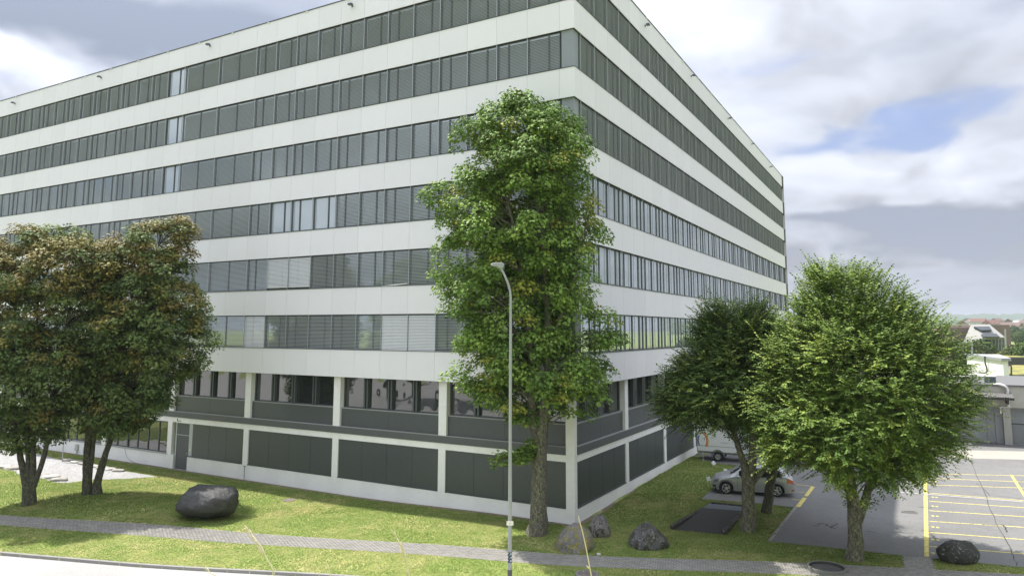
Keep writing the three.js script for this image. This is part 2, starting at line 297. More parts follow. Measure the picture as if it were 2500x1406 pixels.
{
  const grp = new THREE.Group(); grp.name = 'parking_kerb'; grp.userData = { kind: 'structure', label: 'straight grey kerb between lawn and parking lot' }; scene.add(grp);
  const n = 6; for (let i = 0; i < n; i++) { const a = kA.clone().lerp(kB, i / n), b = kA.clone().lerp(kB, (i + 1) / n), c = a.clone().add(b).multiplyScalar(0.5), L = Math.hypot(b.x - a.x, b.z - a.z); const o = mesh('kerb_stone', rbox(-L / 2 + 0.006, L / 2 - 0.006, -0.2, 0.06, -0.07, 0.07, 0.012), M.kerb, grp); o.position.set(c.x - 0.05, hLawn(c.x, c.z), c.z); o.rotation.y = Math.atan2(-(b.z - a.z), b.x - a.x); }
}
{
  const lines = new THREE.Group(); lines.name = 'parking_markings'; lines.userData = { kind: 'structure', label: 'yellow painted parking bay lines' }; scene.add(lines);
  const ln = (p, q, w, m = M.yellow, off = 0.019, nm = 'painted_line') => mesh(nm, drape(strip(GX(p), GX(q), w), off, 1), m, lines);
  ln(onG(2264, 1360), onG(2260, 1150), 0.17);
  const lefts = [1157, 1168, 1184, 1204, 1224, 1247, 1273, 1300, 1334], rights = [1162, 1177, 1192, 1223, 1240, 1262, 1288, 1318, 1353];
  lefts.forEach((y, i) => { const p = onG(2264, y), q = onG(2500, rights[i]); const d = q.clone().sub(p).normalize(); ln(p.clone().addScaledVector(d, 0.12), q.clone().addScaledVector(d, i < 2 ? 3.4 : 1.2), 0.1); });
  ln(onG(2471, 1160), onG(2504, 1212), 0.14);
  ln(onG(2060, 1191), onG(2500, 1226), 0.07, M.white, 0.024);
  for (const y of [1176, 1214, 1236, 1260, 1287, 1318, 1351]) { const p = onG(2276, y); for (let k = 0; k < 2; k++) ln(p.clone().add(new THREE.Vector3(k * 0.18, 0, 0)), p.clone().add(new THREE.Vector3(k * 0.18 + 0.11, 0, -0.02)), 0.2); }
  ln(onG(1949, 1238), onG(1966, 1216), 0.22); ln(onG(1969, 1212), onG(1986, 1189), 0.2);
  ln(onG(1934, 1220), onG(1961, 1222), 0.07); ln(onG(1940, 1201), onG(1972, 1203), 0.06); ln(onG(1945, 1183), onG(1985, 1188), 0.09); ln(onG(1748, 1208), onG(1790, 1210), 0.06);
  // open joints and repaired cracks in the asphalt
  const R = rng(71); const crack = (pts, w) => { for (let i = 0; i < pts.length - 1; i++) { let a = onG(...pts[i]), b = onG(...pts[i + 1]), n = 5, prev = a; for (let k = 1; k <= n; k++) { const c = a.clone().lerp(b, k / n); c.x += (R() - 0.5) * 0.12; c.z += (R() - 0.5) * 0.12; mesh('crack', drape(strip(GX(prev), GX(c), w * (0.6 + 0.8 * R())), 0.022, 1), M.crack, lines); prev = c; } } };
  crack([[2370, 1125], [2400, 1190], [2430, 1265], [2470, 1345], [2486, 1383]], 0.028);
  crack([[2385, 1180], [2420, 1210], [2500, 1218]], 0.03);
  crack([[2400, 1282], [2450, 1283], [2462, 1300]], 0.05); crack([[2240, 1196], [2275, 1196]], 0.06); crack([[2242, 1239], [2280, 1241]], 0.05); crack([[2250, 1296], [2285, 1300]], 0.04);
  crack([[1985, 1285], [2010, 1278], [2040, 1292]], 0.06); crack([[2030, 1290], [2045, 1278]], 0.05); crack([[2120, 1297], [2140, 1302]], 0.05); crack([[2210, 1248], [2236, 1250]], 0.08);
}
// ---- gravel yard at the left, edged with rough stones
{
  const P = [[-60, 1098], [60, 1100], [150, 1124], [230, 1140], [310, 1152], [385, 1164], [300, 1170], [220, 1172], [164, 1180], [130, 1178], [95, 1166], [40, 1152], [0, 1145], [-60, 1142]].map(p => GX(onG(...p)));
  struct('gravel_yard', drape(P, 0.012, 1), M.gravel, 'pale gravel yard beside the building base');
}
const rockTex = tex(512, (u, v) => { const a = pfbm(u, v, 5, 6, 83), b = pfbm(u, v, 60, 3, 31); const k = (0.55 + 0.7 * a) * (0.75 + 0.5 * b); return [k, k * 0.99, k * 0.97]; });
const rockBump = tex(512, (u, v) => pfbm(u, v, 10, 6, 91), 1, false); rockTex.repeat.set(0.7, 0.7); rockBump.repeat.set(0.9, 0.9);
// soil strip at the foot of the walls
struct('soil_strip', [drape([[-66, -0.27], [-0.2, -0.27], [0.05, 0.05], [-66, 0.12]], 0.01, 1), drape([[-0.27, -0.2], [0.05, 0.05], [0.12, -22], [-0.27, -22]], 0.01, 1)], M.soil, 'strip of bare brown soil at the wall foot');

// ================================================================ office building
const MOD = 1.92946, EL = 0.8566, ER = 0.8641, ST = 3.7, TOP1 = 28.782, WH = 2.1056, ROOF = 30.357, FARZ = 69.9, SH = ST - WH;
const NL = 33, NR = 35, LENL = EL + 34 * MOD, D = 0.29;
const panelTex = tex(256, (u, v) => { const a = pfbm(u, v, 3, 4, 7), b = pfbm(u, v, 40, 2, 8); const k = 0.965 + 0.05 * a + 0.02 * b; return [k, k, k]; }); panelTex.repeat.set(1 / 2.3, 1 / 2.3);
const PANEL = [0.80, 0.788, 0.81, 0.78].map((k, i) => std([k, k * (0.985 + i * 0.001), k * 1.035], 0.42, { map: panelTex }));
const wallTex = tex(512, (u, v) => { const board = Math.abs((v * 12) % 1 - 0.5) > 0.47 ? 0.93 : 1, a = pfbm(u, v, 4, 5, 33), b = pfbm(u, v, 70, 2, 12); const k = board * (0.9 + 0.14 * a) * (0.97 + 0.06 * b); return [k, k * 0.998, k * 0.985]; }); wallTex.repeat.set(1 / 2.6, 1 / 1.3);
M.wall = std([0.89, 0.885, 0.90], 0.75, { map: wallTex });
const darkTex = tex(512, (u, v) => { const b = pfbm(u, v, 200, 2, 55), a = pfbm(u, v, 4, 4, 56); const k = (0.6 + 0.8 * b) * (0.9 + 0.2 * a); return [k, k, k]; });
M.dark = std([0.07, 0.081, 0.085], 0.32, { map: darkTex });
M.granite = std([0.105, 0.11, 0.117], 0.55, { map: darkTex });
M.frame = std([0.085, 0.098, 0.104], 0.42, { metalness: 0.25 });
M.rail = std([0.42, 0.45, 0.47], 0.4, { metalness: 0.4 });
M.slat = std([0.42, 0.445, 0.46], 0.5, { metalness: 0.1 });
M.slatPale = std([0.78, 0.79, 0.80], 0.55);
M.pier = std([0.27, 0.30, 0.33], 0.5, { map: darkTex });
M.capstone = std([0.36, 0.36, 0.35], 0.8, { map: concTex });
const waveBump = tex(256, (u, v) => pfbm(u, v, 3, 2, 44), 1, false); waveBump.repeat.set(0.35, 0.35);
M.glass = new THREE.MeshPhysicalMaterial({ color: rgb(0.50, 0.55, 0.565), metalness: 0.62, roughness: 0.03, ior: 1.6 });
M.glassLow = new THREE.MeshPhysicalMaterial({ color: rgb(0.025, 0.03, 0.03), metalness: 0.0, roughness: 0.02, ior: 2.2, bumpMap: waveBump, bumpScale: 0.012 });
M.core = std([0.05, 0.05, 0.05], 0.9);

const office = thing('office_building', 'large white office block with dark window bands and venetian blinds', 'building');
const LEFT = new THREE.Matrix4(), RIGHT = new THREE.Matrix4().makeRotationY(Math.PI / 2);
// module frames: local x runs to the right along the face, z out of it, y up
const modL = (k, y, n = 1) => new THREE.Matrix4().makeTranslation(-(EL + (k + n) * MOD), y, 0);
const modR = (k, y) => new THREE.Matrix4().makeTranslation(0, y, -(ER + k * MOD)).multiply(RIGHT);
const putAt = (o, m) => { m.decompose(o.position, o.quaternion, o.scale); return o; };
function slats(w, n, tilt, depth = 0.078, drop = 0) {
  const pos = [], uv = [], c = Math.cos(tilt), s = Math.sin(tilt), pitch = (WH - 0.1) / n;
  for (let i = 0; i < n; i++) {
    const y = WH - 0.08 - (i + 0.5) * pitch; if (y < drop) break;
    const P = [-0.5, 0, 0.5].map((q, j) => [q * depth * c - 0.092, y - q * depth * s + (j === 1 ? 0.005 : 0)]); P.push([P[2][0] + 0.003, P[2][1] - 0.013]);
    for (let k = 0; k < 3; k++) { const [z0, y0] = P[k], [z1, y1] = P[k + 1]; pos.push(0.03, y0, z0, 0.03, y1, z1, w - 0.03, y1, z1, 0.03, y0, z0, w - 0.03, y1, z1, w - 0.03, y0, z0); }
  }
  const r = box(0.03, w - 0.03, Math.max(drop, 0.012), Math.max(drop, 0.012) + 0.03, -0.115, -0.07), g = new THREE.BufferGeometry();
  g.setAttribute('position', new THREE.Float32BufferAttribute(pos, 3)); g.computeVertexNormals(); return merge([muv(g), r]);
}
function frameGeo(w, split) {
  const z0 = -0.245, z1 = -0.165, b = [box(0.055, w - 0.055, 0, 0.1, z0, z1), box(0.055, w - 0.055, WH - 0.07, WH, z0, z1), box(0, 0.055, 0, WH, z0, z1 + 0.002), box(w - 0.055, w, 0, WH, z0, z1 + 0.002)];
  if (split) { b.push(box(split - 0.045, split + 0.045, 0.1, WH - 0.07, z0, z1 - 0.003)); }
  return merge(b);
}
const paneGeo = (a, b) => box(a, b, 0.1, WH - 0.07, -0.222, -0.208);
const railGeo = box(-0.018, 0.018, 0.0, WH - 0.02, -0.058, -0.028);
const SPL = [MOD * 0.64, MOD * 0.36];
const G = { frame: SPL.map(s => frameGeo(MOD, s)), big: SPL.map((s, i) => i ? paneGeo(s + 0.045, MOD - 0.055) : paneGeo(0.055, s - 0.045)), small: SPL.map((s, i) => i ? paneGeo(0.055, s - 0.045) : paneGeo(s + 0.045, MOD - 0.055)),
  frame2: frameGeo(2 * MOD, MOD), pane2a: paneGeo(0.055, MOD - 0.045), pane2b: paneGeo(MOD + 0.045, 2 * MOD - 0.055),
  open: [0.16, 0.22, 0.12, 0.26, 0.32, 0.38, 0.30, 0.42].map(t => slats(MOD, 24, t)), open2: slats(2 * MOD, 24, 0.34), shut: slats(MOD, 26, 1.12, 0.086), half: slats(MOD, 24, 0.8), lifted: slats(MOD, 24, 0.75, 0.086, 0.16), rail: railGeo,
  panel: box(0.006, MOD - 0.006, 0, SH, -0.045, 0), cap: box(0.006, MOD - 0.006, 0, ROOF - 0.06 - TOP1, -0.045, 0) };
const RB0 = rng(17);
function windowAt(m, row, par, kind, dbl = false) {
  const o = new THREE.Group(); o.name = 'window'; putAt(o, m); office.add(o);
  if (dbl) { mesh('frame', G.frame2, M.frame, o); mesh('pane', G.pane2a, M.glass, o); mesh('pane', G.pane2b, M.glass, o); }
  else { mesh('frame', G.frame[par], M.frame, o); mesh('pane', G.big[par], M.glass, o); mesh('pane', G.small[par], M.glass, o); }
  if (kind !== 'bare') stuff(mesh('blind', dbl ? G.open2 : kind === 'shut' ? G.shut : kind === 'half' ? G.half : kind === 'lifted' ? G.lifted : G.open[Math.floor(RB0() * 4) + (row <= 2 ? 4 : 0)], kind === 'lifted' || kind === 'half' ? M.slatPale : M.slat, o));
  mesh('guide_rail', G.rail, M.rail, o);
  return o;
}
const rowY = i => TOP1 - ST * (i - 1) - WH;
// left face
const bareL = { 1: [16], 2: [16], 3: [16], 4: [8, 9, 10] }, palL = { 5: { 9: 'lifted', 10: 'lifted' }, 6: { 11: 'half', 4: 'half', 5: 'half' } };
for (let i = 1; i <= 6; i++) for (let k = 0; k < 31; k++) {
  if (k === 13 || k === 15) continue;
  const dbl = k === 12 || k === 14;
  const kind = (bareL[i] || []).includes(k) ? 'bare' : (palL[i] && palL[i][k]) || 'open';
  windowAt(modL(k, rowY(i), dbl ? 2 : 1), i, k % 2, kind, dbl);
}
{ // one blind on the fifth band hangs askew
  const rail = mesh('blind_bottom_rail', box(0, MOD - 0.08, 0, 0.05, -0.03, 0.0), M.slatPale, office); rail.position.set(-(EL + 6 * MOD) + 0.03, rowY(5) + 0.0, 0.012); rail.rotation.z = 0.06;
}
// right face: near modules one by one, the far ones joined
const NEAR_R = 16;
for (let i = 1; i <= 6; i++) for (let k = 0; k < NEAR_R; k++) windowAt(modR(k, rowY(i)), i, k % 2, i <= 3 ? 'open' : 'bare');
const tg = (g, m) => g.clone().applyMatrix4(m);
for (let i = 1; i <= 6; i++) {
  const fr = [], gl = [], bl = [], ra = [];
  const add = (m, k, blind) => { fr.push(tg(G.frame[k % 2], m)); gl.push(tg(G.big[k % 2], m), tg(G.small[k % 2], m)); if (blind) bl.push(tg(G.open[k % 4 + (i <= 2 ? 4 : 0)], m)); ra.push(tg(G.rail, m)); };
  for (let k = NEAR_R; k < NR; k++) add(modR(k, rowY(i)), k, i <= 3);
  for (let k = 31; k < NL; k++) add(modL(k, rowY(i)), k, true);
  stuff(mesh('window_frames', fr, M.frame, office)); stuff(mesh('window_panes', gl, M.glass, office)); stuff(mesh('guide_rails', ra, M.rail, office)); if (bl.length) stuff(mesh('blinds', bl, M.slat, office));
}
// white spandrel panels
const RP = rng(23);
for (let i = 0; i <= 6; i++) {
  const y = i === 0 ? TOP1 : rowY(i) - SH, g = i === 0 ? G.cap : G.panel, hh = i === 0 ? ROOF - 0.06 - TOP1 : SH, farG = [];
  for (let k = 0; k < 33; k++) { const m = modL(k, y); if (k < 30) putAt(mesh('spandrel_panel', g, PANEL[Math.floor(RP() * 4)], office), m); else farG.push(tg(g, m)); }
  for (let k = 0; k < NR; k++) { const m = modR(k, y); if (k < 11) putAt(mesh('spandrel_panel', g, PANEL[Math.floor(RP() * 4)], office), m); else farG.push(tg(g, m)); }
  stuff(mesh('spandrel_panels', farG, PANEL[1], office));
  // corner piece wraps both faces
  mesh('spandrel_panel', merge([box(-EL + 0.006, 0, y, y + hh, -0.045, 0), box(-0.045, 0, y, y + hh, -ER + 0.006, -0.045)]), PANEL[0], office);
  mesh('floor_band', merge([box(-LENL, -0.05, y + 0.004, y + hh - 0.004, -0.34, -0.05), box(-0.34, -0.05, y + 0.004, y + hh - 0.004, -FARZ, -0.34)]), M.core, office);
  if (i > 0) mesh('window_sill', merge([box(-LENL, 0.028, y + hh, y + hh + 0.035, -0.16, 0.028), box(-0.16, 0.028, y + hh, y + hh + 0.035, -FARZ, -0.162)]), M.frame, office);
}
for (let i = 1; i <= 6; i++) mesh('corner_pier', box(-0.80, -0.13, rowY(i) + 0.036, rowY(i) + WH, -0.78, -0.13), M.pier, office);
mesh('roof_flashing', merge([box(-LENL, 0.04, ROOF - 0.055, ROOF, -0.4, 0.04), box(-0.4, 0.04, ROOF - 0.055, ROOF, -FARZ, -0.4)]), M.frame, office);
mesh('roof', box(-LENL + 0.05, -0.4, ROOF - 0.6, ROOF - 0.3, -FARZ + 0.05, -0.4), std([0.3, 0.3, 0.29], 0.9), office);
mesh('core', merge([box(-LENL + 0.1, -0.27, 6.6, ROOF - 0.7, -FARZ + 0.1, -0.27), box(-LENL + 0.1, -0.95, -0.5, 6.6, -FARZ + 0.1, -0.95)]), M.core, office);
for (const e of [box(-LENL - 0.06, -LENL, -0.6, ROOF - 0.06, -FARZ, 0), box(-LENL, 0, 6.5, ROOF - 0.06, -FARZ - 0.06, -FARZ)]) mesh('end_wall', e, PANEL[0], office);
// roof brackets and wall lamps on the parapet
for (let k = 0; k < 17; k++) { const x = -(1.2 + k * 3.62); mesh('roof_bracket', box(x - 0.09, x + 0.09, ROOF - 0.13, ROOF - 0.058, 0.002, 0.07), M.white, office); }
for (let k = 0; k < 14; k++) { const z = -(3 + k * 4.4); mesh('roof_bracket', box(0.002, 0.07, ROOF - 0.13, ROOF - 0.058, z - 0.09, z + 0.09), M.white, office); }
const lampGeo = merge([box(-0.05, 0.05, -0.06, 0.06, 0, 0.05), cyl([0, 0.02, 0.04], [0, 0.02, 0.16], 0.02, 0.02, 8), box(-0.14, 0.14, -0.0, 0.09, 0.12, 0.32)]);
for (const [px, py] of [[35, 253], [246, 190], [512, 112], [860, 15]]) { const p = onZ(px, py, 0); const o = mesh('wall_lamp', lampGeo, M.frame, office); o.position.set(p.x, p.y, 0.001); }
for (const [px, py] of [[1575, 63], [1688, 186], [1778, 290], [1836, 352], [1880, 408]]) { const p = onX(px, py, 0); const o = mesh('wall_lamp', lampGeo, M.frame, office); o.position.set(0.001, p.y, p.z); o.rotation.y = Math.PI / 2; }

// ---- the two lower storeys, set back a little: pillars, window bays, dark panels
const T7 = TOP1 - 6 * ST;              // underside of the lowest white band
const BAYL = 4 * MOD, pil = j => 0.48 + BAYL * j, pilR = j => 0.45 + 7.24 * j;
// local frame: x = distance along face to the right, z out, y up; u grows away from the corner
function lowFace(U, P, n, u1, door) {
  const B = (u0, uu1, y0, y1, z0, z1) => U ? box(z0, z1, y0, y1, -uu1, -u0) : box(-uu1, -u0, y0, y1, z0, z1);
  const add = (name, list, m, parent = office) => mesh(name, list.map(a => B(...a)), m, parent);
  const s0 = U ? 0.62 : 0.302;   // the corner pillar belongs to the left face run
  const segs = []; { let u = s0; const du = door ? [29.36, 30.86] : null; if (du) { segs.push([u, du[0]], [du[1], u1]); } else segs.push([u, u1]); }
  add('base_wall', segs.map(([a, b]) => [a, b, -0.6, 0.70, -0.62, -D]), M.wall);
  add('storey_beam', [[s0, u1, 2.922, 3.262, -0.62, -D - 0.006]], M.wall);
  add('ledge', [[U ? 0.64 : 0.77, u1, 3.264, 3.64, -0.74, -D + 0.03]], M.granite);
  add('ledge_top', [[U ? 0.645 : 0.775, u1, 3.641, 3.668, -0.74, -D + 0.025]], M.capstone);
  add('soffit', [[0.3, u1, T7 - 0.012, T7 - 0.002, -0.94, -0.03]], M.frame);
  for (let j = 0; j < n; j++) {
    const a = P(j), b = P(j + 1), glassLower = !U && j >= 4;
    if (j > 0) { add('pillar', [[a - 0.235, a + 0.235, -0.1, 2.922, -0.6, -D + 0.004]], M.wall); }
    if (j > 0) add('pillar', [[a - 0.27, a + 0.25, 3.668, T7 - 0.014, -0.94, -D]], M.wall);
    const l = j === 0 ? (U ? 0.63 : 0.77) : a + 0.235, r = b - 0.235, w = r - l;
    // lower storey
    if (!glassLower) {
      const isDoor = door && j === 3, r2 = isDoor ? 29.0 : r, np = isDoor ? 3 : 4, cw = (r2 - l) / np;
      for (let q = 0; q < np; q++) add('cladding_panel', [[l + q * cw + 0.008, l + (q + 1) * cw - 0.008, 0.745, 2.918, -0.40, -D - 0.06]], M.dark);
      add('drip_strip', [[l, isDoor ? 29.355 : r, 0.70, 0.742, -0.5, -D + 0.02]], M.frame);
    } else {
      const np = 6, cw = w / np, win = new THREE.Group(); win.name = 'window'; office.add(win);
      for (let q = 0; q < np; q++) add('pane', [[l + q * cw + 0.05, l + (q + 1) * cw - 0.05, 0.80, 2.80, -0.52, -0.505]], M.glassLow, win);
      add('frame', [[l, r, 0.745, 0.80, -0.56, -0.47], [l, r, 2.80, 2.92, -0.56, -0.47], ...Array.from({ length: np + 1 }, (_, q) => [l + q * cw - (q ? 0.05 : 0), l + q * cw + (q < np ? 0.05 : 0), 0.80, 2.80, -0.56, -0.46])], M.frame, win);
      add('window_sill', [[l - 0.1, r + 0.1, 0.701, 0.744, -0.56, -D + 0.05]], M.capstone, win);
    }
    // upper storey: parapet panels, cap, windows
    const ul = j === 0 ? (U ? 0.63 : 0.77) : a + 0.252, ur = b - 0.272, uw = ur - ul;
    for (let q = 0; q < 2; q++) add('parapet_panel', [[ul + q * uw / 2 + 0.006, ul + (q + 1) * uw / 2 - 0.006, 3.669, 4.70, -0.7, -0.45]], M.dark);
    add('parapet_cap', [[ul, ur, 4.702, 4.745, -0.7, -0.43]], M.capstone);
    const win = new THREE.Group(); win.name = 'window'; office.add(win);
    const np = 4, cw = uw / np, yb = 4.745, yt = T7 - 0.014;
    for (let q = 0; q < np; q++) {
      add('pane', [[ul + q * cw + (q ? 0.16 : 0.14), ul + (q + 1) * cw - (q < 3 ? 0.16 : 0.08), yb + 0.07, yt - 0.06, -0.70, -0.685]], M.glassLow, win);
    }
    add('frame', [[ul, ur, yb, yb + 0.07, -0.74, -0.64], [ul, ur, yt - 0.06, yt, -0.74, -0.64], [ul, ul + 0.14, yb + 0.07, yt - 0.06, -0.74, -0.62], [ur - 0.08, ur, yb + 0.07, yt - 0.06, -0.74, -0.62]], M.frame, win);
    for (let q = 1; q < np; q++) { const c = ul + q * cw; add('mullion', [[c - 0.16, c - 0.05, yb + 0.07, yt - 0.06, -0.74, -0.5], [c + 0.05, c + 0.16, yb + 0.07, yt - 0.06, -0.74, -0.5], [c - 0.05, c + 0.05, yb + 0.07, yt - 0.06, -0.74, -0.62]], M.frame, win); }
  }
  add('pillar', [[P(n) - 0.235, P(n) + 0.235, -0.1, 2.922, -0.6, -D + 0.004]], M.wall);
  add('pillar', [[P(n) - 0.27, P(n) + 0.25, 3.668, T7 - 0.014, -0.94, -D]], M.wall);
  add('reveal_wall', [[0.4, u1, -0.4, 3.2, -0.9, -0.63]], M.core);
}
lowFace(false, pil, 8, LENL - 0.1, true);
lowFace(true, pilR, 9, FARZ - 0.1, false);
// the corner pillar, full height of both storeys
mesh('corner_pillar', merge([box(-0.765, -D - 0.002, 0.70, T7 - 0.014, -0.60, -D - 0.002), box(-0.30, -D + 0.001, -0.6, 0.70, -0.63, -D + 0.001)]), M.wall, office);
// door in the fourth bay
{
  const door = new THREE.Group(); door.name = 'door'; office.add(door);
  mesh('leaf', merge([box(-30.72, -29.42, -0.22, 2.05, -0.47, -0.43), box(-30.72, -29.42, 2.10, 2.86, -0.47, -0.43)]), M.granite, door);
  mesh('door_frame', merge([box(-30.86, -30.73, -0.25, 2.92, -0.5, -0.40), box(-29.41, -29.0, 0.745, 2.92, -0.5, -0.40), box(-30.73, -29.41, 2.055, 2.095, -0.5, -0.41), box(-30.73, -29.41, 2.865, 2.92, -0.5, -0.40), box(-29.41, -29.362, -0.25, 0.70, -0.5, -0.40)]), M.rail, door);
  mesh('handle', merge([box(-29.56, -29.53, 0.75, 0.95, -0.43, -0.40), box(-29.6, -29.48, 0.86, 0.885, -0.40, -0.37)]), M.rail, door);
  mesh('bell_box', box(-29.25, -29.15, 1.1, 1.25, -0.40, -0.37), M.white, door);
  mesh('threshold', box(-31.0, -29.2, -0.42, -0.23, -0.6, -0.02), M.kerb, door);
}
{ const p = onZ(188, 1092, -D); const o = mesh('meter_box', merge([rbox(-0.16, 0.16, -0.25, 0.25, 0, 0.16, 0.02), box(-0.02, 0.02, -0.7, -0.25, 0.02, 0.06)]), std([0.5, 0.5, 0.48], 0.6), office); o.position.set(p.x, p.y, -D + 0.002); }
{ // hose bib with a thin pipe on the third pillar, wall bracket above the door
  mesh('pipe', merge([cyl([-23.6, -0.2, -D + 0.03], [-23.6, 0.62, -D + 0.03], 0.014), cyl([-23.75, 0.62, -D + 0.03], [-23.45, 0.62, -D + 0.03], 0.014)]), M.frame, office);
  mesh('wall_bracket', merge([box(-30.62, -30.6, 3.0, 3.2, -D - 0.004, -D + 0.03), box(-30.6, -30.2, 3.02, 3.05, -D + 0.0, -D + 0.03)]), M.frame, office);
  mesh('cable', limb([[-36.3, 0.7, -0.22, 0.012], [-35.9, 0.1, -0.2, 0.012], [-35.2, -0.16, -0.2, 0.012], [-33, -0.2, -0.18, 0.012], [-31.2, -0.2, -0.16, 0.012]], 5), M.frame, office);
}

// ================================================================ trees
const barkTex = tex(512, (u, v) => { const a = pfbm(u, v * 0.5, 24, 4, 67), b = pfbm(u, v, 6, 4, 68), l = ss(0.6, 0.75, pfbm(u, v, 9, 4, 70)); const k = 0.42 + 0.75 * ss(0.2, 0.8, a) + 0.35 * (pfbm(u, v, 5, 4, 66) - 0.5); return mixc([0.12 * k, 0.108 * k, 0.09 * k], [0.17 * k, 0.19 * k, 0.09 * k], clamp(l * 0.9 + 0.4 * (b - 0.4))); });
const barkBump = tex(512, (u, v) => pfbm(u, v * 0.4, 30, 4, 69), 1, false);
M.bark = std([1.25, 1.25, 1.25], 0.95, { map: barkTex, bumpMap: barkBump, bumpScale: 0.02 });
M.barkDark = std([0.75, 0.78, 0.72], 0.95, { map: barkTex, bumpMap: barkBump, bumpScale: 0.02 });
const leafMat = (tr, ro = 0.55) => new THREE.MeshPhysicalMaterial({ color: rgb(1, 1, 1), vertexColors: true, roughness: ro, transmission: tr, thickness: 0, side: THREE.DoubleSide, specularIntensity: 0.35 });
M.leaf = leafMat(0.3); M.leafSmall = leafMat(0.3);
class Leaves {
  constructor() { this.p = []; this.c = []; this.i = []; this.n = 0; }
  // lobed maple leaf: base, right lobe, notch, tip, notch, left lobe
  maple(o, d, s, n, size, c) {
    const P = (a, b, h) => { this.p.push(o.x + (s.x * a + d.x * b + n.x * h) * size, o.y + (s.y * a + d.y * b + n.y * h) * size, o.z + (s.z * a + d.z * b + n.z * h) * size); this.c.push(...c); };
    P(0, 0, 0); P(0.52, 0.36, -0.14); P(0.2, 0.56, 0); P(0, 1, -0.16); P(-0.2, 0.56, 0); P(-0.52, 0.36, -0.14);
    const k = this.n; this.i.push(k, k + 1, k + 2, k, k + 2, k + 3, k, k + 3, k + 4, k, k + 4, k + 5); this.n += 6;
  }
  oval(o, d, s, n, size, c) {
    const P = (a, b, h) => { this.p.push(o.x + (s.x * a + d.x * b + n.x * h) * size, o.y + (s.y * a + d.y * b + n.y * h) * size, o.z + (s.z * a + d.z * b + n.z * h) * size); this.c.push(...c); };
    P(0, 0, 0); P(0.27, 0.42, 0.07); P(0, 1, -0.05); P(-0.27, 0.42, 0.07);
    const k = this.n; this.i.push(k, k + 1, k + 2, k, k + 2, k + 3); this.n += 4;
  }
  geo() { const g = new THREE.BufferGeometry(); g.setAttribute('position', new THREE.Float32BufferAttribute(this.p, 3)); g.setAttribute('color', new THREE.Float32BufferAttribute(this.c, 3)); g.setIndex(this.i); g.computeVertexNormals(); return g; }
}
const V3 = (x, y, z) => new THREE.Vector3(x, y, z);
const rdir = R => { const u = R() * 2 - 1, a = R() * 6.2832, q = Math.sqrt(1 - u * u); return V3(q * Math.cos(a), u, q * Math.sin(a)); };
// crown outline: rows of [height, reach to the left, reach to the right] measured about the trunk, in the trunk's own metres
function envelope(rows0, depthScale = 0.9, inset = 0.4, lift = inset) {
  const rows = rows0.map((r, i) => [r[0] - (i === rows0.length - 1 ? inset * 2 : 0) + (i === 0 ? lift : 0), r[1] - inset, r[2] - inset]);
  const ys = rows.map(r => r[0]), y0 = ys[0], y1 = ys[ys.length - 1];
  return {
    y0, y1,
    at(y) { let i = 0; while (i < rows.length - 2 && y > rows[i + 1][0]) i++; const a = rows[i], b = rows[i + 1], t = clamp((y - a[0]) / (b[0] - a[0])); return [lerp(a[1], b[1], t), lerp(a[2], b[2], t)]; },
    // a point at height y, turn a, share q of the reach
    point(y, a, q) { const [l, r] = this.at(y), m = (r - l) / 2, w = (l + r) / 2; const dx = Math.cos(a) * w * q + m, dz = Math.sin(a) * w * depthScale * q; return V3(RT0.x * dx - RT0.z * dz, y, RT0.z * dx + RT0.x * dz); },
    width(y) { const [l, r] = this.at(y); return Math.max(0.05, (l + r) / 2); },
    mid(y) { const [l, r] = this.at(y), m = (r - l) / 2; return V3(RT0.x * m, y, RT0.z * m); },
  };
}
function sampler(env, R) { const N = 60, acc = []; let s = 0; for (let i = 0; i < N; i++) { const y = lerp(env.y0, env.y1, (i + 0.5) / N); s += env.width(y); acc.push(s); } return () => { const t = R() * s; let i = acc.findIndex(v => v >= t); return lerp(env.y0, env.y1, (i + R()) / N); }; }
// branches from the nearest stem point up to the clump
function branchTo(stems, c, R, r = 0.045) {
  let best = null, bd = 1e9; for (const st of stems) for (let i = 0; i < st.length; i++) { const q = st[i]; if (q[1] > c.y - 0.2) continue; const d = Math.hypot(q[0] - c.x, q[2] - c.z) + Math.abs(c.y - q[1] - 0.5 * Math.hypot(q[0] - c.x, q[2] - c.z)) * 0.8; if (d < bd) { bd = d; best = q; } }
  if (!best) return null; const s = V3(best[0], best[1], best[2]), m = s.clone().lerp(c, 0.5); m.y += 0.12 * s.distanceTo(c) - 0.05; m.x += (R() - 0.5) * 0.3; m.z += (R() - 0.5) * 0.3;
  return limb([[s.x, s.y, s.z, Math.min(r, best[3] * 0.6)], [m.x, m.y, m.z, r * 0.6], [c.x, c.y, c.z, 0.012]], 5, 0.2, R);
}
const denser = st => { const out = []; for (let i = 0; i < st.length - 1; i++) for (let k = 0; k < 5; k++) { const t = k / 5; out.push(st[i].map((v, q) => lerp(v, st[i + 1][q], t))); } out.push(st[st.length - 1]); return out; };
